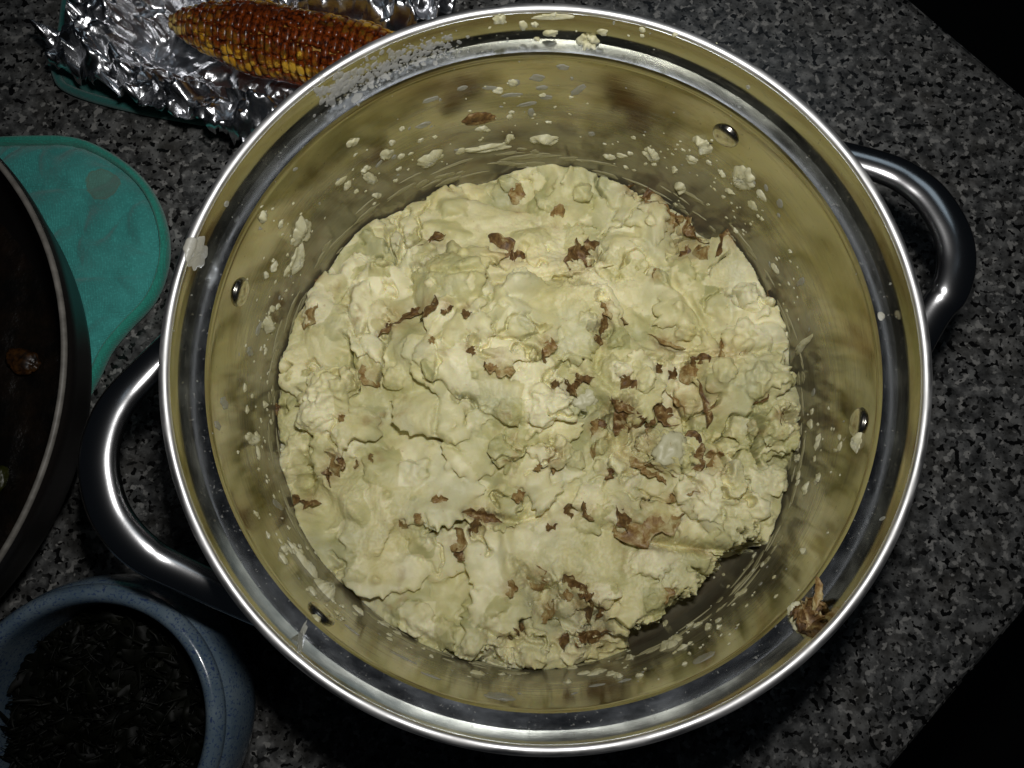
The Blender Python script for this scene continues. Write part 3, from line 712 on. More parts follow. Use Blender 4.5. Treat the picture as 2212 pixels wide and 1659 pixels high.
def skin_on_mash(px, py, l_, w_, a_, c_, seed, m):
    rs = np.random.RandomState(seed); nu, nv = 22, 10; th = .0006
    P, _, _ = HZ(px, py); l_ = l_/4890*1.15; w_ = w_/4890*1.75
    u = np.linspace(-1, 1, nu)[:, None]+np.zeros((1, nv)); v = np.linspace(-1, 1, nv)[None, :]+np.zeros((nu, 1))
    top = 1-.25*np.abs(u)**3; lo_ = np.interp(u[:, 0], np.linspace(-1, 1, 9), rs.uniform(.35, 1.15, 9)*np.array([.25, .7, .95, 1, 1, 1, .9, .65, .2]))[:, None]
    hi_ = np.interp(u[:, 0], np.linspace(-1, 1, 9), rs.uniform(.35, 1.15, 9)*np.array([.25, .7, .95, 1, 1, 1, .9, .65, .2]))[:, None]
    bend = rs.randn()*.35*l_
    x = u*l_+rs.randn(nu, nv)*l_*.02; y = np.where(v < 0, v*lo_, v*hi_)*w_+bend*(u**2-.4)*.6
    side = 1 if rs.rand() < .5 else -1
    z = .0005+.0016*c_*(v*side)**1+.0020*c_*(np.abs(v)**2)*side*v+.0006*np.sin(u*3.3+rs.rand()*6)*(w_/.002)**.3+.00018*rs.randn(nu, nv)
    z = z-.0016*np.clip(np.abs(u)-.75, 0, 1)/.25
    ca, sa = math.cos(deg(a_)), math.sin(deg(a_)); xw = P.x+x*ca-y*sa; yw = P.y+x*sa+y*ca
    zb = bil(Hs, xw, yw); zb = .6*zb+.4*zb.mean()
    T = np.stack([xw, yw, zb+z], -1).reshape(-1, 3); c = T.mean(0); T = T-c
    n = len(T); B = T-np.array((0, 0, th)); Fq = grid_faces(nu, nv)
    F = [tuple(f) for f in Fq]+[tuple(n+i for i in f[::-1]) for f in Fq]
    bd = [i*nv for i in range(nu)]+[(nu-1)*nv+j for j in range(1, nv)]+[i*nv+nv-1 for i in range(nu-2, -1, -1)]+[j for j in range(nv-2, 0, -1)]
    for p_, q_ in zip(bd, bd[1:]+bd[:1]): F.append((p_, p_+n, q_+n, q_))
    o = link('potato_skin', mesh_np('potato_skin', np.concatenate([T, B]), F), m); o.location = c; return o
for n_, (px, py, l_, w_, a_, c_, k_) in enumerate(SK):
    adopt(skin_on_mash(px, py, l_, w_, a_, c_, 100+n_, mSkin if k_ == 0 else mSkinIn), mash)
# pale potato lumps
def lump(px, py, rx, ry, rz, seed, up=0.0, m=mScrap, parent=mash, name='potato_lump', P=None):
    bm = bmesh.new(); bmesh.ops.create_icosphere(bm, subdivisions=4, radius=1)
    from mathutils import noise as mn
    for v_ in bm.verts:
        c = v_.co; k = 1+.28*mn.noise(c*1.4+Vector((seed, 0, 0)))+.16*mn.noise(c*3.6+Vector((0, seed, 0)))+.07*mn.noise(c*9)
        v_.co = Vector((c.x*rx*k, c.y*ry*k, c.z*rz*k))
    me = bpy.data.meshes.new(name); bm.to_mesh(me); bm.free()
    o = link(name, me, m)
    if P is None: P, _, _ = HZ(px, py)
    o.location = P+Vector((0, 0, up))
    o.rotation_euler = (0, 0, seed)
    if parent: adopt(o, parent)
    return o
mLump, *_ = mat('pale_potato', (.52, .50, .32), .45)
lump(1450, 975, .0085, .0065, .004, 1, -.0015, mLump)
lump(1265, 860, .0050, .0062, .0030, 2, -.0018, mLump)
# curled skin ring round the pale lump
def arc_strip(cx, cy, rad, a0, a1, wd, z_up, seed, m, parent):
    P, _, _ = HZ(cx, cy); rs = np.random.RandomState(seed); n = 26; V = []
    for i in range(n):
        t = i/(n-1); a = deg(a0+(a1-a0)*t); ww = wd*math.sin(math.pi*min(max(t, .06), .94))**.5*(1+.3*rs.randn()*.6)
        for j in range(4):
            s_ = j/3; r_ = rad*(1+.09*math.sin(t*9)+.05*math.sin(t*23))+.0024*(s_-.5)
            V.append((r_*math.cos(a)*1.15, r_*math.sin(a), -.0015+ww*(s_+.0)+.0004*rs.randn()))
    for i in range(n):
        for j in range(4):
            x, y, z_ = V[i*4+j]; k = 1.06; V.append((x*k, y*k, z_))
    Fq = grid_faces(n, 4); N0 = n*4
    F = [tuple(f) for f in Fq]+[tuple(N0+q_ for q_ in f[::-1]) for f in Fq]
    for i in range(n-1): F.append((i*4+3, (i+1)*4+3, N0+(i+1)*4+3, N0+i*4+3))
    o = link('potato_skin', mesh_np('potato_skin', V, F), m); o.location = P+Vector((0, 0, z_up)); adopt(o, parent); return o
arc_strip(1458, 980, .0100, -70, 62, .0034, -.0012, 3, mSkin, mash)
arc_strip(1446, 982, .0100, -150, -85, .0030, -.0014, 5, mSkinIn, mash)
arc_strip(716, 1003, .0035, -30, 250, .0020, .0002, 4, mSkin, mash)

# ------------------------------------------------------------------ scraps and splashes stuck inside the pot
def sc(name, px, py, a, bb, ang, thick, rag, seed, label, cat='food scrap', mt=None, n=23):
    o = blob_obj(name, px, py, a/1000, bb/1000, deg(ang), thick/1000, rag, seed, mt, n); return tag(o, label, cat, {'potato_scrap': 'mash scraps stuck inside the pot', 'splash': 'splashes inside the pot'}.get(name))
sc('potato_scrap', 1270, 88, 3.4, 4.2, 0, 1.6, .5, 1, 'yellow potato scrap stuck on the top edge of the pot, above the ledge')
sc('potato_scrap', 1078, 42, 2.4, 2.4, 20, .8, .5, 2, 'small pale smear just under the rim, left of the yellow scrap on the ledge')
sc('potato_scrap', 1195, 36, 7.5, 1.3, 0, .5, .6, 3, 'long thin pale smear under the rim at the very top of the pot')
sc('potato_scrap', 930, 342, 6.5, 5.5, -15, 1.8, .6, 4, 'star-shaped mash scrap on the upper left wall, left of the long flat one')
sc('potato_scrap', 1050, 318, 10.5, 2.6, 8, 1.3, .6, 5, 'longest flat mash scrap, on the back wall under the brown skin chip')
sc('potato_scrap', 1175, 300, 6.5, 3.8, 0, 1.8, .4, 6, 'plump oblong mash scrap on the back wall, right of the longest flat one')
sc('potato_scrap', 1518, 312, 4.0, 4.8, 0, 1.8, .5, 7, 'mash scrap touching the upper right rivet')
sc('potato_scrap', 1410, 335, 3.4, 5.0, -25, 1.5, .5, 8, 'upright mash scrap on the wall left of the upper right rivet')
sc('potato_scrap', 1607, 385, 5.4, 8.0, 0, 1.8, .4, 9, 'large greenish potato flake on the wall below the upper right rivet')
sc('potato_scrap', 1470, 405, 3.2, 4.2, 0, 1.6, .2, 10, 'small round potato flake above the mash, between brown skins')
sc('potato_scrap', 800, 385, 2.8, 5.6, -20, 1.4, .5, 11, 'tall pair of joined mash flecks on the upper left wall')
sc('potato_scrap', 650, 500, 5.5, 8.0, 0, 2.0, .6, 12, 'largest mash clump on the left wall, above the left rivet level')
sc('potato_scrap', 640, 560, 5.0, 6.5, 30, 1.6, .7, 13, 'mash clump on the left wall right below the largest one')
sc('potato_scrap', 580, 700, 3.0, 6.5, 20, 1.6, .7, 14, 'ragged mash scrap on the left wall, right of and below the left rivet')
sc('potato_scrap', 543, 950, 2.6, 7.0, 0, 1.2, .5, 15, 'upright pale scrap low on the left wall, level with the left handle')
sc('potato_scrap', 655, 1215, 9.0, 3.2, -12, 1.6, .4, 16, 'long whitish scrap on the lower left wall above the lower left rivet')
sc('potato_scrap', 700, 1275, 5.2, 4.6, 0, 3.0, .3, 17, 'rounded potato lump right next to the lower left rivet')
sc('potato_scrap', 1735, 745, 1.8, 11, -6, 1.2, .5, 18, 'long upright sliver of mash on the right wall')
sc('potato_scrap', 1722, 962, 2.6, 4.0, 0, 1.4, .5, 19, 'small mash scrap on the right wall, left of the right rivet')
sc('potato_scrap', 1853, 955, 3.5, 3.2, 0, 1.2, .6, 20, 'whitish scrap directly below the right rivet')
sc('potato_scrap', 1450, 1390, 5, 7, 20, 1.6, .5, 21, 'mash scrap in the scraped-out corner at the lower right')
sc('skin_chip', 1033, 256, 7.2, 4.6, 10, 1.2, .35, 22, 'brown potato skin chip stuck on the back wall of the pot', 'potato skin', mSkin)
sc('starch_splash', 425, 545, 5.8, 6.5, 25, .55, .45, 23, 'milky white splash draped over the left rim of the pot', 'splash', mWhite, 31)
sc('splash', 1080, 1505, 4.5, 7, 10, .5, .5, 24, 'grey watery splash on the wall at the bottom of the pot', 'splash', mMilk)
sc('splash', 650, 1385, 1.2, 9.5, -20, .4, .3, 25, 'thin grey drip across the ledge beside the lower left rivet', 'splash', mMilk)
sc('splash', 1903, 682, 1.6, 1.2, 0, .35, .2, 26, 'white round drop on the dark ledge at the right', 'splash', mWhite)
# skin piece on the lower right rim
th, s = hit(1735, 1318); P, Nn = surf(np.array(th), np.array(s)); P = Vector(P); Nn = Vector(Nn)
chip = empty('skin_piece', P, 'brown curled potato skin with mash stuck on the lower right rim', 'potato skin')
o = lump(0, 0, .0062, .0050, .0016, 6, 0, mScrap, None, 'mash_dab', P+Nn*.0002+Vector((.001, -.002, 0))); adopt(o, chip)
for k_, (l_, w_, rz, dx, dy, dz, mm) in enumerate([(.0062, .0058, 40, -.0004, .0004, .0042, mSkin), (.0050, .0042, -35, -.0007, -.0012, .0056, mSkin), (.0056, .0017, 78, .0030, .0050, .0052, mSkinIn)]):
    o = link('skin_curl', skin_mesh(l_, w_, .9, 900+k_), mm); o.matrix_world = Matrix.Translation(P+Vector((dx, dy, dz))) @ Matrix.Rotation(deg(rz), 4, 'Z') @ Matrix.Rotation(.25, 4, 'X'); adopt(o, chip)
# uncountable crumbs and droplets
rs = np.random.RandomState(9); items = []; drops = []
def th_of(px, py): return hit(px, py)
clusters = [(650, 470, 55, 30), (610, 600, 35, 40), (590, 700, 25, 60), (560, 800, 20, 60), (560, 950, 18, 60), (590, 1100, 20, 60), (640, 1190, 30, 30), (720, 1300, 25, 18), (800, 390, 40, 35), (900, 330, 70, 25),
            (1080, 280, 90, 25), (1140, 230, 60, 30), (1380, 320, 60, 25), (1440, 350, 60, 40), (1560, 430, 45, 40), (1620, 470, 25, 40), (1700, 620, 25, 40), (1740, 980, 30, 40), (1780, 1000, 25, 60),
            (1620, 1250, 50, 60), (1560, 1330, 50, 50), (1480, 1390, 50, 30), (1300, 1440, 70, 15), (1100, 1440, 80, 12), (940, 1400, 60, 12), (850, 1350, 40, 15), (1250, 60, 150, 15)]
for (cx, cy, dx, dy) in clusters:
    for _ in range(17):
        th, s = hit(cx+rs.randn()*dx, cy+rs.randn()*dy); a = .0004+.0021*rs.rand()**2.6
        items.append((th, s, a*rs.uniform(.8, 1.5), a*rs.uniform(.7, 1.4), rs.rand()*3, a*rs.uniform(.25, .5), .5, rs.randint(9999), 9))
o = blob_set('potato_crumbs', items, mScrap); tag(o, 'scattered mash crumbs stuck to the inside wall of the pot', 'crumbs', kind='stuff')
for _ in range(190):
    a0 = rs.rand()*6.283; th = a0; s = sl[-1]*rs.uniform(.62, .97)
    top = math.exp(-((a0-1.75)/.6)**2)
    if rs.rand() > .28+top: continue
    a = (.0004+.0018*rs.rand()**2.5)*(1 if s < sl[-1]*.80 else .4)
    drops.append((th, s, a*rs.uniform(.8, 2.2), a, rs.rand()*3, a*.15, .25, rs.randint(9999), 9))
for (px, py, a, b_, g_) in [(930, 390/2+20, 3.6, 1.6, 5), (1060, 190, 3.2, 1.4, 20), (1160, 168, 3, 2.4, 0), (1215, 145, 2.3, 2.0, 0), (1250, 195, 1.7, 5.0, 35), (1105, 205, 3.8, 1.6, 0), (1000, 190, 2.4, 1.4, 0), (1110, 178, 2.6, 2.2, 30),
                            (1180, 210, 2.8, 1.5, 0), (1140, 225, 4.5, 1.4, -14), (915, 270, 3.6, 1.8, 5), (485, 870, 2.2, 4, 0), (470, 920, 1.6, 3, 0), (540, 760, 1.8, 3.6, 0), (490, 440, 1.3, 1.2, 0), (1685, 440, 1.6, 2.6, 0), (1730, 610, 1.5, 4, 0),
                            (600, 1090, 2, 6, 10), (1520, 1420, 4, 5, 0), (870, 1420, 5, 1.6, 0), (760, 1360, 3.2, 1.3, 0), (1290, 1480, 3, 1.5, 0), (1350, 1470, 2.5, 1.5, 0), (930, 1460, 4, 1.2, 0), (1700, 820, 1.3, 3, 0)]:
    th, s = hit(px, py); drops.append((th, s, a/1000, b_/1000, deg(g_), .0002, .35, int(px), 17))
o = blob_set('dried_droplets', drops, mMilk); tag(o, 'grey dried starch droplets on the pot wall', 'droplets', kind='stuff')
smear = []
for _ in range(170):
    a0 = rs.rand()*6.283; zz_ = .024+.022*rs.rand()**1.5+(.01 if -1.2 < a0-6.283 < -.3 else 0); s0 = np.interp(zz_, prof[10:60, 1], sl[10:60]) if False else float(sl[np.argmin(np.abs(prof[:, 1]-zz_)+(prof[:, 0] < .115)*1)])
    a = .002+.009*rs.rand()**2
    smear.append((a0, s0, a, .0006+.0022*rs.rand()**2, rs.randn()*.12, .00025, .6, rs.randint(9999), 13))
mSmear, *_ = mat('mash_smear', (.42, .39, .22), .5, 0.0, Alpha=.7)
o = blob_set('mash_smears', smear, mSmear); tag(o, 'thin streaks of mash smeared on the wall just above the potatoes', 'smears', kind='stuff')
foamy = []
for _ in range(520):
    t = rs.rand(); px = 700+270*t+rs.randn()*16; py = 215-125*t**.8+rs.randn()*13; th, s = hit(px, py); a = .00025+.0008*rs.rand()**3
    if t < .35: a *= 1.6
    foamy.append((th, s, a*1.5, a, rs.rand()*3, a*.14, .4, rs.randint(9999), 8))
mFoam, *_ = mat('dried_foam', (.50, .50, .47), .5, 0.0, Alpha=.45)
o = blob_set('dried_foam', foamy, mFoam); tag(o, 'patch of dried white starch foam on the ledge at the upper left', 'dried foam', kind='stuff')

# ------------------------------------------------------------------ teal oven mitt and pad
def fabric(name, c1, c2):
    m, nt, b = mat(name, c1, .9); v = coords(nt)
    c = mixc(nt, ramp(nt, noise(nt, v, 60, 4, .6), [(.35, 0.0), (.7, 1.0)]), c1, c2)
    wv = N(nt, 'ShaderNodeTexWave', wave_type='BANDS'); wv.inputs['Scale'].default_value = 420; wv.inputs['Distortion'].default_value = .6
    wv2 = N(nt, 'ShaderNodeTexWave', wave_type='BANDS', bands_direction='Y'); wv2.inputs['Scale'].default_value = 420; wv2.inputs['Distortion'].default_value = .6
    nt.links.new(v, wv.inputs[0]); nt.links.new(v, wv2.inputs[0])
    hh = mth(nt, 'ADD', wv.outputs['Fac'], wv2.outputs['Fac'])
    fz = noise(nt, v, 900, 3, .7)
    c = mixc(nt, mth(nt, 'MULTIPLY', ramp(nt, fz, [(.5, 0.0), (.75, 1.0)]), .35), c, tuple(min(1, q*2.2) for q in c2))
    nt.links.new(c, b.inputs['Base Color']); bump(nt, b, mth(nt, 'ADD', hh, mth(nt, 'MULTIPLY', fz, 2.0)), .5, .0003)
    b.inputs['Sheen Weight'].default_value = .25
    return m, nt, b, c
mTeal, nt, b, c = fabric('teal_fabric', (.042, .30, .27), (.065, .41, .37))
tcx, tcy = None, None
mTealB, *_ = fabric('teal_binding', (.02, .27, .20), (.035, .37, .28))
def poly_in(px, py, poly):
    """signed distance (positive inside) to polygon, numpy"""
    d = np.full(px.shape, 1e9); ins = np.zeros(px.shape, bool); n = len(poly)
    for i in range(n):
        ax_, ay = poly[i]; bx, by = poly[(i+1) % n]; dx, dy = bx-ax_, by-ay
        t = np.clip(((px-ax_)*dx+(py-ay)*dy)/(dx*dx+dy*dy), 0, 1); d = np.minimum(d, np.hypot(px-ax_-t*dx, py-ay-t*dy))
        c = ((ay > py) != (by > py)) & (px < (bx-ax_)*(py-ay)/((by-ay)+1e-12)+ax_); ins ^= c
    return np.where(ins, d, -d)
def quilted(name, out_px, z0, thick, m, mb, label, cat, quilt=.021, ang=35, stain=None, group=None):
    out = [W(x, y, z0+thick) for x, y in out_px]
    cp = catmull(out+[out[0]], 6)[:-1]; pg = [(p.x, p.y) for p in cp]
    x0 = min(p[0] for p in pg); x1 = max(p[0] for p in pg); y0 = min(p[1] for p in pg); y1 = max(p[1] for p in pg)
    st = .0010; gx_ = np.arange(x0-st, x1+st*2, st); gy_ = np.arange(y0-st, y1+st*2, st); XX, YY = np.meshgrid(gx_, gy_, indexing='ij')
    D = poly_in(XX, YY, pg); ca, sa = math.cos(deg(ang)), math.sin(deg(ang))
    U = (XX*ca+YY*sa)/quilt; Vv = (-XX*sa+YY*ca)/quilt; U = U+.28*np.sin(Vv*3.1416); Vv = Vv+.28*np.sin(U*3.1416)
    qd = np.minimum(np.abs(U-np.round(U)), np.abs(Vv-np.round(Vv)))
    puff = 1-np.exp(-(qd/.16)**1.4)
    Z = z0+thick*(1-np.exp(-np.clip(D, 0, 1)/.003))*(.78+.22*puff)+.0012*fbm(XX, YY, 45, 3, 91)*np.clip(D/.004, 0, 1)
    msk = D > -st*.4; ii = -np.ones(D.shape, int); ii[msk] = np.arange(msk.sum())
    q = np.stack([ii[:-1, :-1], ii[1:, :-1], ii[1:, 1:], ii[:-1, 1:]], -1).reshape(-1, 4); q = q[(q >= 0).all(1)]
    c = np.array((XX[msk].mean(), YY[msk].mean(), z0)); V = np.stack([XX, YY, Z], -1)[msk]-c
    root = empty(name, tuple(c), label, cat, group)
    o = link('quilted_cloth', mesh_np('quilted_cloth', V, q), m); o.parent = root
    o2 = link('binding', tube('binding', [Vector((p.x, p.y, z0+thick*.42))-Vector(c) for p in cp], (.0022, thick*.42), 12, True), mb); o2.parent = root
    return root
mitt_px = [(-160, 330), (-60, 300), (60, 292), (160, 298), (248, 342), (308, 402), (340, 480), (342, 560), (314, 636), (256, 700), (216, 750), (184, 815), (130, 900), (20, 950), (-160, 940)]
# round pale stain printed on the mitt's cloth
st_p = W(220, 395, .012)
geo = N(nt, 'ShaderNodeNewGeometry'); vm = N(nt, 'ShaderNodeVectorMath', operation='DISTANCE'); vm.inputs[1].default_value = (st_p.x, st_p.y, .012)
nt.links.new(geo.outputs['Position'], vm.inputs[0])
sd = mth(nt, 'ADD', vm.outputs['Value'], mth(nt, 'MULTIPLY', mth(nt, 'SUBTRACT', noise(nt, coords(nt), 220, 3, .6), .5), .004))
stf = ramp(nt, mth(nt, 'MULTIPLY', sd, 100.0), [(.72, .55), (.80, .75), (.88, 0.0)])
nt.links.new(mixc(nt, stf, c, (.16, .22, .15)), b.inputs['Base Color'])
quilted('oven_mitt', mitt_px, .001, .011, mTeal, mTealB, 'teal quilted oven mitt with a round stain, partly under the black pan', 'oven mitt', quilt=.026, ang=28)
pad_px = [(112, 150), (125, 60), (180, -60), (500, -120), (800, -80), (860, 60), (840, 200), (640, 270), (500, 262), (330, 235), (200, 205), (130, 178)]
mTeal2, *_ = fabric('dark_teal_fabric', (.012, .11, .10), (.02, .16, .14))
quilted('pot_holder', pad_px, .001, .007, mTeal2, mTeal2, 'teal quilted pad lying under the foil', 'pot holder', quilt=.02, ang=10)

# ------------------------------------------------------------------ foil
mFoil, nt, b = mat('aluminium_foil', (.80, .81, .84), .24, 1.0)
v = coords(nt); bump(nt, b, noise(nt, v, 260, 4, .65, .5), .30, .0008)
foil_px = [(78, 118), (95, 60), (130, 0), (150, -90), (420, -130), (720, -120), (980, -60), (985, 15), (930, 35), (900, 60), (870, 120), (840, 260), (620, 262), (575, 300), (530, 300), (470, 285), (430, 262), (370, 250), (300, 230), (260, 208), (180, 165)]
CORN_A = W(372, 47, .036); CORN_B = W(900, 152, .036)
pg = [W(x, y, .030) for x, y in foil_px]; pg = [(p.x, p.y) for p in pg]
x0 = min(p[0] for p in pg); x1 = max(p[0] for p in pg); y0 = min(p[1] for p in pg); y1 = max(p[1] for p in pg)
st = .00165; nx = int((x1-x0)/st)+3; ny = int((y1-y0)/st)+3
rs = np.random.RandomState(31)
XX, YY = np.meshgrid(x0-st+np.arange(nx)*st, y0-st+np.arange(ny)*st, indexing='ij')
XX = XX+rs.uniform(-.36, .36, XX.shape)*st; YY = YY+rs.uniform(-.36, .36, YY.shape)*st
D = poly_in(XX, YY, pg)
ddx, ddy = CORN_B.x-CORN_A.x, CORN_B.y-CORN_A.y; ll = math.hypot(ddx, ddy)
tt = np.clip(((XX-CORN_A.x)*ddx+(YY-CORN_A.y)*ddy)/ll**2, 0, 1); DC = np.hypot(XX-CORN_A.x-tt*ddx, YY-CORN_A.y-tt*ddy)
def worley_facets(XX, YY, sc_, seed):
    """pleated sheet: each cell of random seeds is a tilted plane"""
    rs = np.random.RandomState(seed); n = int(max((x1-x0), (y1-y0))**2/sc_**2*1.2)+8
    sx_ = rs.uniform(x0, x1, n); sy_ = rs.uniform(y0, y1, n); tx = rs.randn(n); ty = rs.randn(n); best = np.full(XX.shape, 1e9); z_ = np.zeros(XX.shape)
    for i in range(n):
        d = (XX-sx_[i])**2+(YY-sy_[i])**2; c = d < best; best = np.where(c, d, best)
        z_ = np.where(c, (XX-sx_[i])*tx[i]+(YY-sy_[i])*ty[i], z_)
    return z_
Z = .0115+.026*sstep(.014, .034, DC)*np.clip(1-(DC-.034)/.10, .35, 1)
Z = Z-.006*sstep(.0, .018, .018-D)*(rs.rand()+.5)
amp = sstep(.006, .022, DC)*.85+.15
ri = 1-np.abs(fbm(XX, YY, 60, 2, 61)); ri2 = 1-np.abs(fbm(XX, YY, 150, 2, 62)); 
Z += amp*(.62*worley_facets(XX, YY, .017, 1)+.30*worley_facets(XX, YY, .0075, 2)+.009*(ri-.7)+.0014*(ri2-.7))
Z += amp*rs.randn(*XX.shape)*.00016
Z += .006*sstep(.010, .0, D)*fbm(XX, YY, 90, 2, 63)
Z = np.clip(Z, .0095, .06)
Rp = np.hypot(XX, YY)
msk = (D > -st*.6) & (Rp > .1225); ii = -np.ones(D.shape, int); ii[msk] = np.arange(msk.sum())
q = np.stack([ii[:-1, :-1], ii[1:, :-1], ii[1:, 1:], ii[:-1, 1:]], -1).reshape(-1, 4); q = q[(q >= 0).all(1)]
T = np.concatenate([q[:, [0, 1, 2]], q[:, [0, 2, 3]]])
V = np.stack([XX, YY, Z], -1)[msk]
c = np.array((V[:, 0].mean(), V[:, 1].mean(), .01))
o = link('aluminium_foil', mesh_np('aluminium_foil', V-c, T), mFoil, smooth=False); o.location = c
tag(o, 'crumpled sheet of shiny aluminium foil cradling the corn cob', 'foil')
sm = o.modifiers.new('thickness', 'SOLIDIFY'); sm.thickness = .0002

# ------------------------------------------------------------------ corn on the cob
mKer, nt, b = mat('corn_kernel', rough=.28)
geo = N(nt, 'ShaderNodeNewGeometry'); gp = geo.outputs['Position']
oi = N(nt, 'ShaderNodeObjectInfo')
mid = CORN_A.lerp(CORN_B, .52)
vm = N(nt, 'ShaderNodeVectorMath', operation='SUBTRACT'); vm.inputs[1].default_value = mid; nt.links.new(gp, vm.inputs[0])
axv = (CORN_B-CORN_A).normalized(); pv = Vector((-axv.y, axv.x, 0))
dt = N(nt, 'ShaderNodeVectorMath', operation='DOT_PRODUCT'); dt.inputs[1].default_value = axv; nt.links.new(vm.outputs[0], dt.inputs[0])
dp = N(nt, 'ShaderNodeVectorMath', operation='DOT_PRODUCT'); dp.inputs[1].default_value = pv; nt.links.new(vm.outputs[0], dp.inputs[0])
e = mth(nt, 'ADD', mth(nt, 'POWER', mth(nt, 'MULTIPLY', mth(nt, 'ABSOLUTE', dt.outputs['Value']), 1/.062), 2.0), mth(nt, 'POWER', mth(nt, 'MULTIPLY', mth(nt, 'ABSOLUTE', mth(nt, 'ADD', dp.outputs['Value'], .002)), 1/.0145), 2.0))
e = mth(nt, 'ADD', e, mth(nt, 'MULTIPLY', mth(nt, 'SUBTRACT', noise(nt, gp, 105, 5, .7, .4), .5), 3.4))
tcc = N(nt, 'ShaderNodeTexCoord'); sz = N(nt, 'ShaderNodeSeparateXYZ'); nt.links.new(tcc.outputs['Object'], sz.inputs[0])
gap = N(nt, 'ShaderNodeMapRange'); gap.inputs[1].default_value = .46; gap.inputs[2].default_value = .15; gap.inputs[3].default_value = .45; gap.inputs[4].default_value = -.75
nt.links.new(sz.outputs[2], gap.inputs[0]); e = mth(nt, 'SUBTRACT', mth(nt, 'ADD', e, gap.outputs[0]), .46)
spice = ramp(nt, e, [(.35, 1.0), (.85, .78), (1.3, .04)])
yel = mixc(nt, oi.outputs['Random'], (.66, .34, .022), (.78, .47, .05))
yel = mixc(nt, ramp(nt, mth(nt, 'MULTIPLY', dt.outputs['Value'], -10.0), [(.46, 0.0), (.60, .75)]), yel, (.62, .50, .20))
spc = mixc(nt, ramp(nt, noise(nt, gp, 520, 4, .7), [(.4, 0.0), (.62, 1.0)]), (.022, .004, .0015), (.24, .045, .005))
nt.links.new(mixc(nt, spice, yel, spc), b.inputs['Base Color']); bump(nt, b, noise(nt, gp, 900, 3, .6), .35, .0004)
b.inputs['Subsurface Weight'].default_value = .15; b.inputs['Subsurface Radius'].default_value = (1, .5, .15); b.inputs['Subsurface Scale'].default_value = .0015
corn = empty('corn_cob', tuple(CORN_A), 'spiced roasted corn cob lying in the foil', 'corn cob')
LEN = (CORN_B-CORN_A).length; NR = 14
def crad(t): return .0168*min(1, (max(t, 0)/.34+.03)**.55)*(1 if t < .8 else 1-.35*(t-.8)/.2)
core = [(.0001, 0)]+[(crad(t)-.0021 if crad(t) > .004 else .001, t*LEN) for t in np.linspace(.02, .98, 16)]+[(.0001, LEN)]
mCore, *_ = mat('cob_core', (.40, .22, .04), .6)
quat = axv.to_track_quat('Z', 'X').to_matrix().to_4x4()
o = link('cob_core', lathe('cob_core', core, 28), mCore); o.parent = corn; o.matrix_basis = quat
bm = bmesh.new(); bmesh.ops.create_cube(bm, size=1)
bmesh.ops.subdivide_edges(bm, edges=bm.edges, cuts=2, use_grid_fill=True)
for v_ in bm.verts:
    c = v_.co; n_ = c.normalized(); s_ = 0.5*(abs(c.x)**4+abs(c.y)**4+abs(c.z)**4)**.25
    v_.co = (n_*.5*.55+c*.45); v_.co.z = v_.co.z*1.0
kme = bpy.data.meshes.new('kernel'); bm.to_mesh(kme); bm.free(); kme.materials.append(mKer)
kme.polygons.foreach_set('use_smooth', [True]*len(kme.polygons))
rs = np.random.RandomState(12); kn = []
t = .012; row = 0
while t < .97:
    r0 = crad(t); kl = .0039 if t > .1 else .0030
    nr = NR if r0 > .011 else max(6, int(NR*r0/.0125))
    for k_ in range(nr):
        a = 2*math.pi*(k_+.5*(row % 2)*(.3))/nr + t*.35+rs.randn()*.02
        kn.append((t+rs.randn()*.0012, a, r0, kl, nr))
    t += kl*.98/LEN; row += 1
# the cob's top side faces the camera: the ones on top are parts of their own, the hidden underside is one part
def kmat(t, a, r0, kl, nr):
    wdt = 2*math.pi*r0/nr*1.05; rd = Vector((math.cos(a), math.sin(a), 0)); zt = Vector((0, 0, 1)); tg = zt.cross(rd)
    M = Matrix((( tg.x, zt.x, rd.x, 0), (tg.y, zt.y, rd.y, 0), (tg.z, zt.z, rd.z, 0), (0, 0, 0, 1)))
    dep = .0050+.0005*rs.randn(); wdt *= rs.uniform(.86, 1.08); kl = kl*rs.uniform(.84, 1.1)
    return quat @ Matrix.Translation(rd*(r0-.0019)+zt*(t*LEN)) @ M @ Matrix.Diagonal((wdt, kl*1.12, dep, 1)) @ Matrix.Rotation(rs.randn()*.06, 4, 'Y')
vis = []
for kk in kn:
    M = kmat(*kk); n_ = (M.to_3x3() @ Vector((0, 0, 1))).normalized(); px, py = proj(np.array(M.translation+CORN_A))
    inpot = (((px-1180)/835)**2+((py-822)/812)**2) < .94
    vis.append((n_.z-(2 if inpot or py < -20 or px > 900 else 0), M))
vis.sort(key=lambda q_: -q_[0])
n_parts = min(295, sum(1 for q_ in vis if q_[0] > -.25))
for z_, M in vis[:n_parts]:
    o = bpy.data.objects.new('kernel', kme); COL.objects.link(o); o.parent = corn; o.matrix_basis = M
rest = bmesh.new()
for z_, M in vis[n_parts:]:
    if rs.rand() < 1: t_ = kme.copy(); t_.transform(M); rest.from_mesh(t_); bpy.data.meshes.remove(t_)
me = bpy.data.meshes.new('hidden_kernels'); rest.to_mesh(me); rest.free()
o = link('hidden_kernels', me, mKer); o.parent = corn; o['kind'] = 'stuff'
print('kernels', len(kn), n_parts)

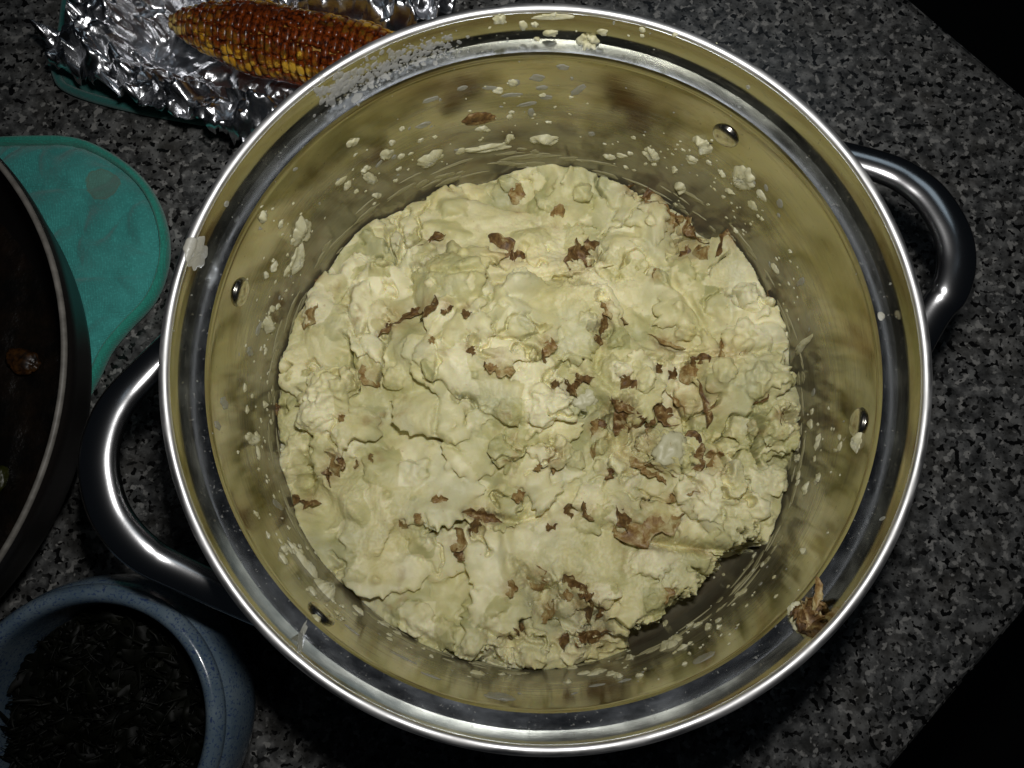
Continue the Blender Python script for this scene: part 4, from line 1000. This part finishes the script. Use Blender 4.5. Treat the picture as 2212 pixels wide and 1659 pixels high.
# ------------------------------------------------------------------ dark pan at the left
mPan, nt, b = mat('black_nonstick', (.012, .011, .010), .35)
mPanOut, nt, b = mat('dark_brown_enamel', (.012, .010, .009), .42)
v = coords(nt); bump(nt, b, noise(nt, v, 400, 3, .6), .1, .0004)
mPanRim, nt, b = mat('worn_grey_rim', (.33, .31, .28), .5); v = coords(nt, (1, 1, 1))
nt.links.new(ramp(nt, noise(nt, v, 180, 4, .6), [(.35, (.13, .12, .105)), (.7, (.23, .215, .19))]), b.inputs['Base Color'])
PZ = .078
pa, pb_, pc = W(138, 800, PZ), W(0, 352, PZ), W(0, 1205, PZ)
def circ3(a, b_, c):
    ax_, ay, bx, by, cx, cy = a.x, a.y, b_.x, b_.y, c.x, c.y
    d = 2*(ax_*(by-cy)+bx*(cy-ay)+cx*(ay-by))
    ux = ((ax_**2+ay**2)*(by-cy)+(bx**2+by**2)*(cy-ay)+(cx**2+cy**2)*(ay-by))/d
    uy = ((ax_**2+ay**2)*(cx-bx)+(bx**2+by**2)*(ax_-cx)+(cx**2+cy**2)*(bx-ax_))/d
    return ux, uy, math.hypot(ax_-ux, ay-uy)
ux, uy, PR = circ3(pa, pb_, pc); print('pan', ux, uy, PR)
pan = empty('frying_pan', (ux, uy, .0), 'deep black pan with a thin worn grey rim at the left edge', 'pan')
z0p = .0135
inn = smooth_prof([(.0001, z0p+.004), (PR-.045, z0p+.004), (PR-.030, z0p+.010), (PR-.010, .050), (PR-.0025, PZ-.002)], 3)
out_ = smooth_prof([(PR+.0003, PZ-.001), (PR+.0010, PZ-.006), (PR-.003, .060), (PR-.008, .04), (PR-.020, .022), (PR-.032, z0p), (.0001, z0p)], 3)
rimp = [(PR-.0020+.0012*(1-math.cos(a)), PZ-.0012+.0013*math.sin(a)) for a in np.linspace(-.5, math.pi+.6, 14)]
for nm, pr, mm in (('pan_interior', inn, mPan), ('pan_exterior', out_, mPanOut), ('pan_rim', rimp, mPanRim)):
    o = link(nm, lathe(nm, pr, 200), mm); o.parent = pan
mStew, nt, b = mat('dark_stew', (.03, .018, .008), .3)
v = coords(nt); nt.links.new(ramp(nt, noise(nt, v, 60, 5, .7), [(.4, (.003, .0025, .002)), (.75, (.014, .008, .004))]), b.inputs['Base Color'])
bump(nt, b, noise(nt, v, 90, 4, .6), .6, .003)
n = 120; t = np.linspace(0, 2*np.pi, n, endpoint=False); rr = np.linspace(0, PR-.021, 60)
TT, RR = np.meshgrid(t, rr, indexing='ij'); xx = RR*np.cos(TT); yy = RR*np.sin(TT)
zz = .030+.0015*fbm(xx, yy, 60, 3, 71)
o = link('dark_stew', mesh_np('dark_stew', np.stack([xx, yy, zz], -1), grid_faces(n, 60, True)), mStew); o.location = (ux, uy, 0)
tag(o, 'dark brown gravy in the black pan at the left edge', 'gravy', kind='stuff')
mOr, nt, b = mat('orange_chunk', (.16, .055, .008), .4); v = coords(nt)
nt.links.new(ramp(nt, noise(nt, v, 260, 4, .6), [(.38, (.006, .003, .001)), (.62, (.06, .024, .004))]), b.inputs['Base Color'])
o = lump(0, 0, .0078, .0055, .003, 9, 0, mOr, None, 'carrot_chunk', W(48, 780, .0325)); tag(o, 'small orange-brown chunk floating in the black pan', 'carrot')
mYg, *_ = mat('green_chunk', (.025, .028, .002), .4)
o = lump(0, 0, .004, .006, .003, 3, 0, mYg, None, 'pepper_chunk', W(-4, 1035, .032)); tag(o, 'yellow-green chunk at the picture edge in the black pan', 'pepper')

# ------------------------------------------------------------------ blue speckled bowl
mBlue, nt, b = mat('speckled_blue_glaze', rough=.22)
v = coords(nt)
c = ramp(nt, noise(nt, v, 60, 3, .6), [(.35, (.085, .13, .175)), (.65, (.145, .195, .235))])
c = mixc(nt, ramp(nt, noise(nt, v, 1000, 2, .5, 0.0), [(.56, 0.0), (.64, .8)]), c, (.035, .065, .15))
c = mixc(nt, ramp(nt, noise(nt, v, 620, 2, .5, 0.0), [(.63, 0.0), (.68, .8)]), c, (.02, .04, .13))
nt.links.new(c, b.inputs['Base Color']); bump(nt, b, noise(nt, v, 300, 3, .6), .15, .0006)
b.inputs['Coat Weight'].default_value = .4
BZ = .062
ux, uy, BR = circ3(W(205, 1268, BZ), W(465, 1480, BZ), W(0, 1345, BZ)); print('bowl', ux, uy, BR)
bowl = empty('stoneware_bowl', (ux, uy, 0), 'blue speckled stoneware bowl of dark greens at the lower left', 'bowl')
o_ = [(BR-.0070, .020), (BR-.0072, .035), (BR-.0068, BZ-.008), (BR-.0062, BZ-.002), (BR-.004, BZ+.0012), (BR-.001, BZ+.0010), (BR+.0012, BZ-.002), (BR+.0012, BZ-.0045), (BR+.0008, BZ-.0055)]
rim_p = smooth_prof(o_, 3)
o = link('bowl_rim', lathe('bowl_rim', rim_p, 200), mBlue); o.parent = bowl
body = smooth_prof([(BR+.0002, BZ-.005), (BR+.0030, BZ-.009), (BR+.0045, BZ-.018), (BR+.0040, .030), (BR-.003, .012), (BR-.014, .002), (BR-.02, .0), (.0001, .0)], 3)
o = link('bowl_body', lathe('bowl_body', body, 200), mBlue); o.parent = bowl
ins = smooth_prof([(.0001, .006), (BR-.03, .006), (BR-.012, .012), (BR-.0070, .020)], 3)
o = link('bowl_inside', lathe('bowl_inside', ins, 120), mBlue); o.parent = bowl
# cooked greens: tangle of wilted leaf strands
mLeaf, nt, b = mat('cooked_greens', (.022, .028, .010), .5, 0.0, Specular_IOR_Level=.12); v = coords(nt)
nt.links.new(ramp(nt, noise(nt, v, 120, 4, .6), [(.35, (.0012, .0014, .0007)), (.62, (.003, .0035, .0015)), (.85, (.014, .012, .006))]), b.inputs['Base Color'])
rs = np.random.RandomState(77); Vs = []; Fs = []; off = 0
for k_ in range(1500):
    a = rs.rand()*6.283; q_ = math.sqrt(rs.rand())*(BR-.012); cx, cy, cz = q_*math.cos(a), q_*math.sin(a), .032+rs.rand()*.009-.07*q_**2
    L_ = rs.uniform(.004, .022); w_ = .0003+.0035*rs.rand()**4; di = rs.rand()*3.14; el = rs.randn()*.35; n_ = 7; cv = rs.randn()*.6
    for i in range(n_):
        t = i/(n_-1)-.5; an = di+cv*t; x = cx+math.cos(an)*t*L_; y = cy+math.sin(an)*t*L_; z_ = cz+math.sin(el)*t*L_+.0015*math.sin(t*6+k_)
        if math.hypot(x, y) > BR-.009: s_ = (BR-.009)/math.hypot(x, y); x *= s_; y *= s_
        ww = w_*math.cos(t*2.6); px_, py_ = -math.sin(an)*ww, math.cos(an)*ww; tl = rs.randn()*.0004
        Vs += [(x+px_, y+py_, z_+tl), (x, y, z_+.0005), (x-px_, y-py_, z_-tl)]
    for i in range(n_-1):
        o0 = off+i*3; Fs += [(o0, o0+1, o0+4, o0+3), (o0+1, o0+2, o0+5, o0+4)]
    off += n_*3
o = link('cooked_greens', mesh_np('cooked_greens', Vs, Fs), mLeaf); o.location = (ux, uy, 0)
tag(o, 'dark wilted cooked greens heaped in the blue bowl', 'greens', kind='stuff')
n = 90; t = np.linspace(0, 2*np.pi, n, endpoint=False); rr = np.linspace(0, BR-.0080, 40)
TT, RR = np.meshgrid(t, rr, indexing='ij'); xx = RR*np.cos(TT); yy = RR*np.sin(TT)
o = link('greens_base', mesh_np('greens_base', np.stack([xx, yy, .033+.004*fbm(xx, yy, 90, 3, 73)], -1), grid_faces(n, 40, True)), mLeaf); o.location = (ux, uy, 0)
tag(o, 'dark cooking juices under the greens in the blue bowl', 'greens', kind='stuff')
